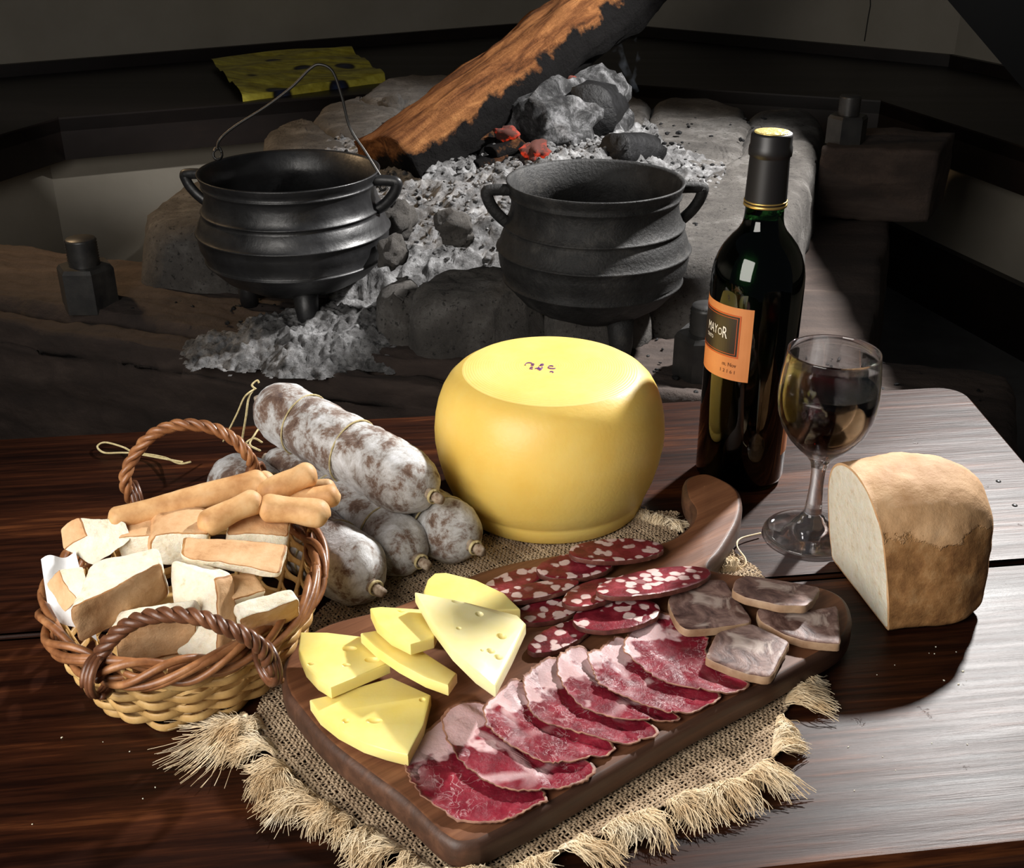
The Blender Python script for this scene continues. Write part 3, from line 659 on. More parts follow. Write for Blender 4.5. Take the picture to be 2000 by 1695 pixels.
single('charcoal_crumbs', join(*L), CHAR, 'black charcoal crumbs scattered over the ash and the slabs', 'charcoal', kind='stuff', smooth=False)
# ash spilt on the front timber below the left pot
nx, ny = 190, 110; v, f = [], []
p0, p1 = at(430, 640, HZ), at(900, 640, HZ)
for j in range(ny):
    for i in range(nx):
        x = -0.50 + 0.50 * i / (nx - 1); y = 1.50 + 0.30 * j / (ny - 1)
        a, b = (x + 0.235) / 0.21, (y - 1.665 - 0.12 * (x + 0.235)) / 0.105
        m = 1 - a * a - b * b
        h = 0.030 * m + 0.016 * noise.noise(Vector((x * 20, y * 20, 2))) + 0.014 * abs(noise.noise(Vector((x * 60, y * 60, 2)))) + 0.008 * max(0, noise.noise(Vector((x * 130, y * 130, 4)))) - 0.004
        v.append(W(x, y, HZ + max(h, -0.02)))
keepf = [x.z > T + HZ - 0.0195 for x in v]
for j in range(ny - 1):
    for i in range(nx - 1):
        a = j * nx + i
        if keepf[a] or keepf[a + 1] or keepf[a + nx] or keepf[a + nx + 1]: f.append((a, a + 1, a + nx + 1, a + nx))
used = sorted({i for q in f for i in q}); re_ = {o: k for k, o in enumerate(used)}; v = [v[i] for i in used]; f = [tuple(re_[i] for i in q) for q in f]
single('spilt_ash', (v, f), ASH, 'white ash spilt on the front timber beside the pot with the wire handle', 'ash', kind='stuff')

# firewood
def chunk_log(A, B, rad, mat, n=28, m=60, seed=0.0, flat=1.0, rough=0.16, up=(0, 0, 1), shape=None):
    """log in its own frame: x along it, z up"""
    ax = (B - A); L_ = ax.length; x = ax.normalized(); zz = Vector(up) - x * x.dot(Vector(up)); zz.normalize(); y = zz.cross(x)
    Mx = Matrix(((x.x, y.x, zz.x, A.x), (x.y, y.y, zz.y, A.y), (x.z, y.z, zz.z, A.z), (0, 0, 0, 1)))
    v, f = [], []
    for i in range(m):
        s = i / (m - 1)
        for k in range(n):
            a = 2 * math.pi * k / n; r = rad(s) if callable(rad) else rad
            if shape: r *= shape(a, s)
            q = Vector((s * L_ * 7 + seed, math.cos(a) * 1.6, math.sin(a) * 1.6)); r *= 1 + rough * fbm(q) + rough * 0.5 * noise.noise(Vector((s * L_ * 9, math.cos(a) * 6 + seed, math.sin(a) * 6)))
            xx = s * L_
            if i in (0, m - 1): xx += 0.012 * noise.noise(Vector((math.cos(a) * 3, math.sin(a) * 3, seed)))
            v.append(Vector((xx, r * math.cos(a), flat * r * math.sin(a))))
    for i in range(m - 1):
        for k in range(n):
            k2 = (k + 1) % n; f.append((i * n + k, (i + 1) * n + k, (i + 1) * n + k2, i * n + k2))
    for base, xx, fl in ((0, 0.004, 0), ((m - 1) * n, L_ - 0.004, 1)):
        c = len(v); v.append(Vector((xx, 0, 0)))
        for k in range(n):
            k2 = (k + 1) % n; f.append((c, base + k, base + k2) if not fl else (c, base + k2, base + k))
    return v, f, Mx
A = on_y(760, 330, 2.11); B = on_y(1330, -110, 2.75)
v, f, Mx = chunk_log(A, B, lambda s: 0.083 - 0.004 * s, LOG, 40, 90, 3.0, 1.0, 0.15, up=(-0.62, -0.28, 0.75), shape=lambda a, s: min(1.0, 0.70 / max(0.2, abs(math.sin(a)))) if math.sin(a) > 0 else 1.0)
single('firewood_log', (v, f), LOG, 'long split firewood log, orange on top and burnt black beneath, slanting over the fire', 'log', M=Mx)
A = on_y(1035, 275, 2.22); B = on_y(1175, 205, 2.50)
v, f, Mx = chunk_log(A, B, lambda s: 0.072 + 0.024 * math.sin(s * 3.0), CHAR_ASH, 44, 60, 8.0, 1.0, 0.34)
cl = single('charred_log', (v, f), CHAR_ASH, 'thick burnt log coated in white ash under the long firewood log', 'log', M=Mx)
A = on_y(1152, 222, 2.26); B = on_y(1174, 206, 2.44)
v, f, Mx = chunk_log(A, B, lambda s: 0.054, CHAR, 20, 14, 18.0, 1.0, 0.2)
single('charcoal_lump', (v, f), CHAR, 'large black charcoal lump on the white-ash burnt log', 'charcoal', 'charcoal lumps in the fire', M=Mx)
A = on_y(1200, 296, 2.14); B = on_y(1268, 296, 2.24)
v, f, Mx = chunk_log(A, B, lambda s: 0.036, CHAR, 20, 14, 23.0, 0.9, 0.2)
single('charcoal_lump', (v, f), CHAR, 'rounded black charcoal lump peeping over the rim of the dusty pot', 'charcoal', 'charcoal lumps in the fire', M=Mx)
for k, (px, py, Y, r, lb) in enumerate(((1046, 296, 2.12, 0.024, 'red glowing ember under the burnt log'), (1108, 158, 2.40, 0.018, 'red glowing ember against the underside of the long log'), (990, 262, 2.17, 0.020, 'faint red ember between the long log and the burnt log'))):
    v, f = pebble(on_y(px, py, Y), r, k + 400, 3)
    single('ember', (v, f), EMBER, lb, 'ember', 'embers in the fire', smooth=True)
for k, (px, py, Y, r, lb) in enumerate(((925, 276, 2.18, 0.034, 'brown bark scrap beneath the long log'), (985, 292, 2.13, 0.034, 'brown bark scrap beside the red ember'), (955, 322, 2.10, 0.026, 'small brown wood scrap at the foot of the ash heap'))):
    A = on_y(px - 26, py + 8, Y); B = on_y(px + 30, py - 10, Y + 0.03); v, f, Mx = chunk_log(A, B, r * 0.75, LOG, 12, 12, 40.0 + k, 0.6, 0.5)
    single('bark_scrap', (v, f), LOG, lb, 'wood scrap', 'bark scraps in the fire', M=Mx)
for k, (px, py, z, r, lb) in enumerate(((780, 440, -0.055, 0.024, 'pale pointed stone chip in the ash right of the pot with the wire handle'), (888, 455, -0.035, 0.022, 'tan upright stone chip standing in the ash'), (770, 505, -0.07, 0.024, 'brown half-burnt lump at the edge of the ash by the left pot'), (905, 476, -0.05, 0.016, 'grey pebble in the ash right of the tan chip'), (770, 212, -0.04, 0.022, 'small grey stone lying on the far left slab'))):
    v, f = pebble(at(px, py, z), r, 90 + k * 3, 3); v = [Vector((p.x, p.y, (p.z - T - z) * 1.5 + T + z + r * 0.4)) for p in v]
    single('stone_chip', (v, f), STONE, lb, 'stone', 'stone chips in the ash')
# smoke
L = []
for k, (pp, r0) in enumerate((([(1130, 175, 2.5), (1150, 130, 2.52), (1185, 80, 2.5), (1205, 20, 2.5), (1230, -60, 2.5)], 0.010), ([(1245, 180, 2.55), (1215, 120, 2.55), (1200, 70, 2.55), (1225, 20, 2.55), (1200, -60, 2.55)], 0.014), ([(1140, 150, 2.5), (1160, 105, 2.5), (1150, 60, 2.5), (1170, 10, 2.5)], 0.008), ([(1235, 160, 2.6), (1255, 90, 2.6), (1235, 40, 2.6), (1265, -60, 2.6)], 0.012))):
    L.append(tube(spline([on_y(*p) for p in pp], 40), lambda s, r=r0: r * (0.35 + 1.6 * s) * (1 - 0.75 * (s > 0.98)), 10, flat=0.45, disp=lambda p, q: 0.35 * noise.noise(p * 40)))
smoke = single('smoke', join(*L), SMOKE, 'thin bluish wisps of smoke rising beside the charred side of the log', 'smoke', kind='stuff')

# yellow cloth on the bench
q = [at(412, 130, -0.10), at(676, 101, -0.10), at(752, 160, -0.10), at(474, 198, -0.10)]
n1, n2 = 60, 40; v, f = [], []
for j in range(n2):
    for i in range(n1):
        a, b = i / (n1 - 1), j / (n2 - 1); p = q[0] * ((1 - a) * (1 - b)) + q[1] * (a * (1 - b)) + q[2] * (a * b) + q[3] * ((1 - a) * b)
        rip = 0.010 * noise.noise(Vector((a * 2.2, b * 9, 1))) + 0.006 * math.sin(b * 17 + 2 * math.sin(a * 4)) 
        v.append(p + Vector((0, 0, 0.022 + rip)))
m0 = len(v)
for i in range(n1):
    p = v[(n2 - 1) * n1 + i]; v.append(p + Vector((0.004, -0.012, -0.04 + 0.006 * math.sin(i * 0.7))))
for j in range(n2):
    for i in range(n1 - 1):
        a = j * n1 + i; f.append((a, a + 1, a + n1 + 1, a + n1))
single('patterned_cloth', (v, f), CLOTH, 'shiny yellow patterned cloth folded on the dark bench behind the hearth', 'cloth')

# ------------------------------------------------------------------ three-legged iron pots
def pot(label, c, rr, re, hh, mat, rot, wire):
    """c: centre on the hearth, rr rim radius, re belly radius, hh rim height"""
    t = root('iron_pot', label, 'pot', c, 'three-legged iron pots')
    z0 = hh * 0.16
    zs = lambda s: z0 + (hh - z0) * s
    prof = [(0, z0 + 0.002), (re * 0.30, z0 + 0.004), (re * 0.55, zs(0.06)), (re * 0.78, zs(0.16)), (re * 0.90, zs(0.255))]
    def ridge(r, s, b=0.004): return [(r, zs(s - 0.016)), (r + b * 0.8, zs(s - 0.006)), (r + b, zs(s)), (r + b * 0.7, zs(s + 0.007)), (r, zs(s + 0.02))]
    prof += ridge(re * 0.935, 0.30, 0.003) + [(re * 0.985, zs(0.40)), (re * 1.0, zs(0.47))] + ridge(re * 0.995, 0.53) + [(re * 0.975, zs(0.60)), (re * 0.94, zs(0.66))] + ridge(re * 0.915, 0.70)
    prof += [(rr * 0.965, zs(0.765)), (rr * 0.945, zs(0.82)), (rr * 0.945, zs(0.87))] + ridge(rr * 0.955, 0.905, 0.0025) + [(rr * 0.975, zs(0.95)), (rr * 1.0, zs(0.99)), (rr * 1.003, zs(1.0)), (rr * 0.985, zs(1.003)), (rr * 0.955, zs(0.985))]
    prof += [(rr * 0.90, zs(0.86)), (rr * 0.89, zs(0.80)), (re * 0.90, zs(0.66)), (re * 0.95, zs(0.48)), (re * 0.88, zs(0.27)), (re * 0.5, zs(0.09)), (0, z0 + 0.012)]
    part('pot_body', lathe(prof, 96, c, lambda a, z: 0.004 * noise.noise(Vector((math.cos(a) * 2, math.sin(a) * 2, z * 30)))), mat, t)
    e = Vector((math.cos(rot), math.sin(rot), 0)); ears = []
    for s in (1, -1):
        d = e * s
        P_ = lambda r, z: Vector(c) + d * r + Vector((0, 0, z))
        pts = [P_(rr * 0.95, zs(0.935)), P_(rr * 1.08, zs(0.938)), P_(rr * 1.17, zs(0.935)), P_(rr * 1.215, zs(0.925)), P_(rr * 1.215, zs(0.90)), P_(rr * 1.18, zs(0.84)), P_(rr * 1.11, zs(0.775)), P_(rr * 1.03, zs(0.725)), P_(re * 0.90, zs(0.70))]
        ears.append(P_(rr * 1.03, zs(0.94)))
        part('handle', tube(spline(pts, 40), 0.0085, 10, flat=0.75), mat, t)
    for k in range(3):
        a = rot + R(-90 + 25) + k * R(120); d = Vector((math.cos(a), math.sin(a), 0))
        part('leg', tube([Vector(c) + d * re * 0.55 + Vector((0, 0, z0 + 0.03)), Vector(c) + d * re * 0.60 + Vector((0, 0, z0 * 0.6)), Vector(c) + d * re * 0.60 + Vector((0, 0, 0))], [0.021, 0.017, 0.014], 12), mat, t)
    if wire:
        r = zs(1.0)
        bail = part('wire_bail', tube(spline([on_y(x, y, Y) for x, y, Y in wire], 90), 0.0022, 8), WIRE, t, label='bent wire carrying handle')
        for (x, y, Y) in (wire[0], wire[-1]):
            o = on_y(x, y, Y); lo = []
            for k in range(40):
                a = k / 39 * 2 * math.pi * 2.4; lo.append(o + Vector((0.006 * math.cos(a), 0.004 * math.sin(a * 1.1), -0.005 + 0.008 * math.sin(a) - 0.003 * k / 39)))
            part('wire_hook', tube(lo, 0.0018, 6), WIRE, bail)
    return t
c = W(-0.339, 1.745, HZ); pot('black iron pot with a bent wire handle', c, 0.1375, 0.147, 0.226, IRON, R(-8), [(424, 292, 1.74), (430, 272, 1.75), (460, 246, 1.75), (520, 208, 1.75), (570, 170, 1.75), (606, 134, 1.75), (626, 126, 1.75), (650, 140, 1.75), (668, 190, 1.75), (684, 250, 1.75), (716, 300, 1.74), (748, 352, 1.73)])
c = W(0.118, 1.615, HZ); pot('dusty black iron pot without a wire handle, behind the cheese wheel', c, 0.1265, 0.138, 0.243, IRON_DUSTY, R(3), None)

# ------------------------------------------------------------------ burlap
bw = [(496, 1400), (524, 1467), (559, 1512), (615, 1565), (671, 1600), (727, 1628), (790, 1670), (850, 1712), (980, 1708), (1060, 1682), (1150, 1642), (1300, 1575), (1450, 1530), (1520, 1475), (1530, 1400), (1565, 1330), (1580, 1250), (1480, 1110), (1330, 1000), (1200, 1000), (960, 1040), (700, 1120), (560, 1250)]
bpoly = [at(x, y, 0.003) for x, y in bw]
BT = 0.024                    # board top
board_px = [(556, 1352), (566, 1369), (632, 1447), (714, 1512), (780, 1561), (837, 1615), (861, 1635), (890, 1650), (927, 1648), (960, 1635), (1083, 1570), (1350, 1414), (1504, 1334), (1556, 1304), (1640, 1256), (1664, 1222), (1662, 1186), (1640, 1158), (1590, 1140), (1470, 1122), (1400, 1112), (1390, 1100), (1416, 1068), (1446, 1012), (1450, 972), (1436, 948), (1400, 928), (1372, 922), (1344, 929), (1333, 944), (1338, 972), (1352, 996), (1346, 1020), (1322, 1042), (1290, 1056), (1240, 1060), (1100, 1078), (980, 1100), (870, 1138), (770, 1180), (640, 1215), (572, 1258), (550, 1300), (549, 1330)]
board_o = [at(x, y, BT) for x, y in board_px]
hid = []                      # what the board covers
cb = sum(board_o[:20], Vector()) / 20
for p in board_o: hid.append(p + (cb - p).normalized() * 0.022)
da = (board_o[11] - board_o[10]).normalized(); da.z = 0; da.normalize(); db = Vector((-da.y, da.x, 0))
cen = sum(bpoly, Vector()) / len(bpoly); cen.z = 0
pitch = 0.0021
VV, FF, nv = [], [], 0
def threads(d1, d2, par):
    global nv
    for j in range(-130, 131):
        s = np.arange(-0.32, 0.32, pitch / 2); off = j * pitch
        wob = 0.0006 * np.sin(s * 37 + j * 1.7) + 0.0005 * np.sin(s * 11 + j)
        x = cen.x + d1.x * s + d2.x * (off + wob); y = cen.y + d1.y * s + d2.y * (off + wob)
        ins = inpoly(x, y, bpoly) & ~inpoly(x, y, hid)
        ph = np.round(s / (pitch / 2)).astype(int)
        low = 0.0016 + 0.0012 * np.sin(x * 31 + y * 13) * np.sin(y * 27 - x * 9) ** 2
        zz = T + low + 0.0012 + 0.00055 * np.sin(ph * math.pi / 2 + math.pi * (j % 2) + par)
        wd = 0.00078 * (1 + 0.25 * np.sin(j * 3.3 + s * 60))
        run = np.flatnonzero(ins)
        if len(run) < 4: continue
        for r in np.split(run, np.flatnonzero(np.diff(run) > 1) + 1):
            if len(r) < 4: continue
            m = len(r); P0 = np.stack([x[r], y[r], zz[r]], 1); D2 = np.array([d2.x, d2.y, 0]); wr = wd[r][:, None]
            ring = np.stack([P0 - D2 * wr, P0 + np.array([0, 0, 0.00042]), P0 + D2 * wr, P0 - np.array([0, 0, 0.00042])], 1).reshape(-1, 3)
            VV.append(ring); i = np.arange(m - 1)[:, None] * 4 + nv
            for k in range(4):
                k2 = (k + 1) % 4; FF.append(np.concatenate([i + k, i + k2, i + 4 + k2, i + 4 + k], 1))
            nv += m * 4
threads(da, db, 0.0); threads(db, da, math.pi / 2 * 0 + math.pi)
def npmesh(name, V_, F_, mat, loc):
    me = bpy.data.meshes.new(name); V_ = V_ - np.array(loc)
    me.vertices.add(len(V_)); me.vertices.foreach_set('co', V_.astype(np.float32).ravel())
    me.loops.add(F_.size); me.loops.foreach_set('vertex_index', F_.astype(np.int32).ravel())
    me.polygons.add(len(F_)); me.polygons.foreach_set('loop_start', np.arange(0, F_.size, 4, dtype=np.int32))
    me.polygons.foreach_set('use_smooth', np.ones(len(F_), bool)); me.materials.append(mat); me.update(calc_edges=True); me.validate(); return me
burlap = root('burlap_cloth', 'coarse burlap cloth with frayed edges lying under the cutting board', 'cloth', (cen.x, cen.y, T))
o = bpy.data.objects.new('weave', npmesh('weave', np.concatenate(VV), np.concatenate(FF), JUTE, (cen.x, cen.y, T))); COL.objects.link(o); o.parent = burlap; o['kind'] = 'stuff'
# frayed threads along the open edges
L = []
def fray(p, q, n, ln, spread=0.6, clump=6):
    d = (q - p); e = Vector((d.y, -d.x, 0)).normalized()
    mid = (p + q) / 2
    if (mid + e * 0.01 - cen).length < (mid - cen).length: e = -e
    cl = [(random.random(), random.gauss(0, spread), random.uniform(0.55, 1.25), random.uniform(0.0, 1.0)) for _ in range(clump)]
    for k in range(n):
        a, an, le, li = random.choice(cl); a = min(1, max(0, a + random.gauss(0, 0.07))); s = p.lerp(q, a)
        ang = an + random.gauss(0, 0.22); dr = Vector((e.x * math.cos(ang) - e.y * math.sin(ang), e.x * math.sin(ang) + e.y * math.cos(ang), 0))
        l = ln * le * random.uniform(0.6, 1.15); pts = []; w1, w2 = (li - 0.5) * 2.4 + random.gauss(0, 0.25), random.uniform(0, 6)
        side = Vector((-dr.y, dr.x, 0)); hz = random.uniform(0.0006, 0.003) + li * 0.003
        for i in range(8):
            u = i / 7
            pts.append(Vector((s.x, s.y, 0)) - dr * 0.004 + dr * (l * u) + side * (l * 0.30 * w1 * u * u + 0.0020 * math.sin(u * 7 + li * 9) * u + 0.0012 * math.sin(u * 9 + w2)) + Vector((0, 0, T + 0.0028 + hz * math.sin(min(1.0, u * 1.05) * math.pi) * 1.5)))
        L.append(tube(pts, lambda u, r=random.uniform(0.00022, 0.00046): r * (1.1 - 0.6 * u), 3, cap=False))
ns = len(bpoly)
for i in range(0, 15):
    ln = 0.029 if i < 7 else 0.024
    seg = (bpoly[i + 1] - bpoly[i]).length
    fray(bpoly[i], bpoly[i + 1], int(seg * 11000), ln, 0.45, max(4, int(seg * 170)))
p, q = at(470, 1398, 0.003), at(530, 1470, 0.003); fray(p, q, 520, 0.045, 0.55, 5)
p, q = at(1240, 1010, 0.003), at(1330, 1035, 0.003); fray(p, q, 330, 0.02, 0.9, 8)
p, q = at(1380, 1118, 0.003), at(1440, 1112, 0.003); fray(p, q, 260, 0.016, 0.8, 6)
o = part('fringe', join(*L), JUTE_FRINGE, burlap, kind='stuff')
part('loose_thread', tube(spline([at(1432, 1104, 0.004), at(1452, 1106, 0.004), at(1456, 1092, 0.006), at(1440, 1068, 0.006), at(1446, 1052, 0.004), at(1486, 1041, 0.003)], 40), 0.0007, 6), JUTE_FRINGE, burlap)

# ------------------------------------------------------------------ cutting board
bo = [Vector((p.x, p.y, 0)) for p in board_o]
bsm = spline(bo, 220, closed=True); bc = sum(bsm, Vector()) / len(bsm)
ang = math.atan2(da.y, da.x); BM = Matrix.Translation((bc.x, bc.y, T)) @ Matrix.Rotation(ang, 4, 'Z'); BI = BM.inverted()
loc = [BI @ Vector((p.x, p.y, T)) for p in bsm]
v, f = slab(loc, [(0.004, 0.0045), (0.001, 0.0065), (0.0, 0.009), (0.0, BT - 0.005), (0.001, BT - 0.0018), (0.0035, BT - 0.0002), (0.005, BT)], ngon=True)
nb = len(loc); fm = [1] * (len(f)); fm[-1] = 0
for k in range(nb): fm[nb * 5 + k] = 0
single('cutting_board', (v, f), [BOARD, BOARD_DARK], 'worn wooden cutting board with a hooked handle, lying on the burlap', 'cutting board', fm=fm, M=BM)

# height map of what lies on the board, so that slices rest on each other
GX0, GY0, GR, GN = -0.26, 0.36, 0.0015, 440
gx, gy = np.meshgrid(GX0 + GR * np.arange(GN), GY0 + GR * np.arange(GN))
HM = np.where(inpoly(gx, gy, board_o), BT, 0.004)
def hat(x, y, A=None):
    A = HM if A is None else A
    i = min(GN - 1, max(0, int(round((x - GX0) / GR)))); j = min(GN - 1, max(0, int(round((y - GY0) / GR)))); return float(A[j, i])
def soften(A, d=4, b=4):
    for _ in range(d):
        A = np.maximum.reduce([A, np.roll(A, 1, 0), np.roll(A, -1, 0), np.roll(A, 1, 1), np.roll(A, -1, 1)])
    for _ in range(b):
        A = (A * 2 + np.roll(A, 1, 0) + np.roll(A, -1, 0) + np.roll(A, 1, 1) + np.roll(A, -1, 1)) / 6
    return A
def rest(poly, thk):
    """tilted plane on which a stiff slice comes to rest"""
    ins = inpoly(gx, gy, poly); x, y, h = gx[ins], gy[ins], HM[ins]
    A = np.stack([x, y, np.ones_like(x)], 1); s, *_ = np.linalg.lstsq(A, h, rcond=None)
    g_ = math.hypot(s[0], s[1]); s[:2] *= min(0.8, 0.17 / max(g_, 1e-6)); res = h - (x * s[0] + y * s[1]); c = float(np.percentile(res, 100)) + 0.0002
    HM[ins] = np.maximum(HM[ins], x * s[0] + y * s[1] + c + thk)
    return lambda X_, Y_: X_ * s[0] + Y_ * s[1] + c
def stiff(name, px, zg, thk, mats, label, cat, group, smooth_n=0, bev=0.0012, jit=0.0, holes=None, seed=0, rings=0):
    o = [at(x, y, zg) for x, y in px]
    o = spline(o, smooth_n, True) if smooth_n > 0 else dense(o, -smooth_n) if smooth_n < 0 else o
    if smooth_n < 0:
        for _ in range(2): o = [(o[i - 1] + o[i] * 2 + o[(i + 1) % len(o)]) / 4 for i in range(len(o))]
    if jit: o = [p + Vector((nz(p.x, p.y, seed, 220), nz(p.y, p.x, seed + 5, 220), 0)) * jit for p in o]
    pl = rest(o, thk)
    v, f = slab(o, [(bev * 0.6, 0), (0, bev * 0.6), (0, thk - bev), (bev * 0.35, thk - bev * 0.3), (bev, thk)], rings=rings, zf=lambda x, y: pl(x, y) + T, ngon=(rings == 0))
    n = len(o); fm = None
    if isinstance(mats, (list, tuple)): fm = [1] * (n * 3) + [0] * (len(f) - n * 3)
    ob = single(name, (v, f), mats, label, cat, group, fm=fm)
    if holes:
        bm = bmesh.new()
        for hx, hy, r, sq in holes:
            p = at(hx, hy, zg); z = pl(p.x, p.y) + T + thk
            bmesh.ops.create_uvsphere(bm, u_segments=20, v_segments=12, radius=r, matrix=Matrix.Translation((p.x, p.y, z + r * 0.25)) @ Matrix.Diagonal((sq, 1, 1, 1)))
        me = bpy.data.meshes.new('tmp'); bm.to_mesh(me); bm.free(); cut = bpy.data.objects.new('tmp', me); COL.objects.link(cut)
        md = ob.modifiers.new('b', 'BOOLEAN'); md.object = cut; md.operation = 'DIFFERENCE'; md.solver = 'EXACT'
        bpy.context.view_layer.update(); dg = bpy.context.evaluated_depsgraph_get(); nm = bpy.data.meshes.new_from_object(ob.evaluated_get(dg))
        ob.modifiers.clear(); old = ob.data; ob.data = nm; bpy.data.meshes.remove(old); bpy.data.objects.remove(cut); bpy.data.meshes.remove(me)
        nm.name = name
    ob.data.polygons.foreach_set('use_smooth', [True] * len(ob.data.polygons)); ob.data.set_sharp_from_angle(angle=R(38))
    return ob

# ------------------------------------------------------------------ coppa slices, soft: they drape over what lies below
def soft(px, label, seed, thk=0.0013):
    o = spline([at(x, y, 0.027) for x, y in px], 110, True)
    c = sum(o, Vector()) / len(o)
    o = [p + (p - c).normalized() * (0.0016 * nz(p.x, p.y, seed, 260) + 0.0012 * nz(p.x, p.y, seed, 600)) for p in o]
    A = soften(HM, 3, 6); v, f, fm = [], [], []
    n = len(o); RG = 26
    for k in range(RG + 1):
        s = 1 - k / RG
        for p in (o if k < RG else [c]):
            q = c + (p - c) * s
            z = hat(q.x, q.y, A) + 0.0004 + 0.0012 * max(0.0, (s - 0.86) / 0.14) ** 2 * (1 + 1.2 * nz(q.x, q.y, seed, 60)) + 0.0007 * nz(q.x, q.y, seed, 90) + 0.0005
            v.append(Vector((q.x, q.y, z + thk + T)))
    for k in range(RG):
        for i in range(n):
            j = (i + 1) % n; a = k * n
            f.append((a + i, a + j, a + n + j, a + n + i) if k < RG - 1 else (a + i, a + j, RG * n)); fm.append(1 if k < 1 else 0)
    m = len(v)
    for i in range(n): v.append(v[i] - Vector((0, 0, thk)) + (c - o[i]).normalized() * 0.0004)
    v.append(v[RG * n] - Vector((0, 0, thk)))
    for i in range(n):
        j = (i + 1) % n; f.append((m + i, m + j, j, i)); fm.append(1); f.append((m + j, m + i, m + n)); fm.append(0)
    if area2([Vector((p.x, p.y, 0)) for p in o]) < 0: f = [tuple(reversed(q)) for q in f]
    ins = inpoly(gx, gy, o); HM[ins] = np.maximum(HM[ins], A[ins] + thk + 0.0012)
    single('coppa_slice', (v, f), [COPPA, COPPA_EDGE], label, 'cured meat', 'coppa slices on the board', fm=fm)
def c5(L_): return [(550 + x / 2.44, 1000 + y / 2.44) for x, y in L_]
soft(c5([(590, 1200), (640, 1090), (740, 1000), (830, 930), (960, 1000), (1100, 1150), (1255, 1340), (1230, 1390), (1100, 1460), (980, 1480), (860, 1470), (740, 1410), (640, 1320), (600, 1250)]), 'first coppa slice of the fan, nearest the front corner of the board', 1)
soft(c5([(760, 1000), (830, 930), (900, 900), (1000, 920), (1200, 1050), (1485, 1200), (1440, 1280), (1330, 1320), (1180, 1345), (1050, 1330), (930, 1270), (850, 1200), (790, 1100)]), 'second coppa slice, overlapping the one at the front corner', 2)
soft(c5([(960, 950), (1060, 830), (1140, 800), (1300, 950), (1580, 1110), (1480, 1180), (1330, 1210), (1200, 1200), (1060, 1120), (990, 1060)]), 'third coppa slice, by the tip of the pale cheese slice', 3)
soft(c5([(1150, 800), (1200, 740), (1300, 690), (1450, 800), (1785, 1030), (1720, 1090), (1600, 1110), (1430, 1065), (1270, 1030), (1190, 970), (1160, 880)]), 'fourth coppa slice, its shiny end near the board edge', 4)
soft(c5([(1310, 740), (1330, 680), (1430, 640), (1600, 800), (1890, 970), (1800, 1000), (1640, 1005), (1450, 950), (1350, 860)]), 'narrow fifth coppa slice, showing between its two neighbours', 5)
soft([(1148, 1284), (1180, 1260), (1220, 1244), (1324, 1320), (1408, 1356), (1372, 1384), (1324, 1398), (1280, 1392), (1212, 1368), (1172, 1348), (1156, 1316)], 'sixth coppa slice, the last but one towards the brawn', 6)
soft([(1216, 1268), (1232, 1232), (1268, 1196), (1320, 1204), (1380, 1240), (1385, 1292), (1464, 1338), (1420, 1356), (1360, 1352), (1292, 1336), (1252, 1308), (1220, 1280)], 'last coppa slice of the fan, under the front brawn slice', 7)

# ------------------------------------------------------------------ brawn slices
G = 'brawn slices on the board'
for k, (px, zg, lb) in enumerate((
        ([(1304, 1168), (1326, 1145), (1356, 1130), (1416, 1128), (1432, 1156), (1468, 1203), (1468, 1214), (1400, 1226), (1340, 1232), (1322, 1218), (1306, 1184)], 0.033, 'grey-brown brawn slice beside the brightly lit salami slice'),
        ([(1476, 1192), (1490, 1184), (1590, 1190), (1636, 1180), (1644, 1252), (1580, 1248), (1532, 1236), (1484, 1212)], 0.033, 'shaded brawn slice at the right corner of the board'),
        ([(1376, 1284), (1400, 1234), (1468, 1216), (1544, 1250), (1526, 1284), (1506, 1320), (1460, 1314), (1410, 1298)], 0.034, 'pale shiny brawn slice at the front, lying on the coppa'),
        ([(1429, 1158), (1436, 1128), (1460, 1116), (1540, 1130), (1604, 1144), (1590, 1176), (1574, 1194), (1524, 1194), (1452, 1174)], 0.038, 'dark glossy brawn slice in the shadow of the wine glass'))):
    stiff('brawn_slice', px, zg, 0.0065, [PATE, PATE_EDGE], lb, 'brawn slice', G, smooth_n=-72, bev=0.0012, jit=0.0006, seed=k * 2.7, rings=8)

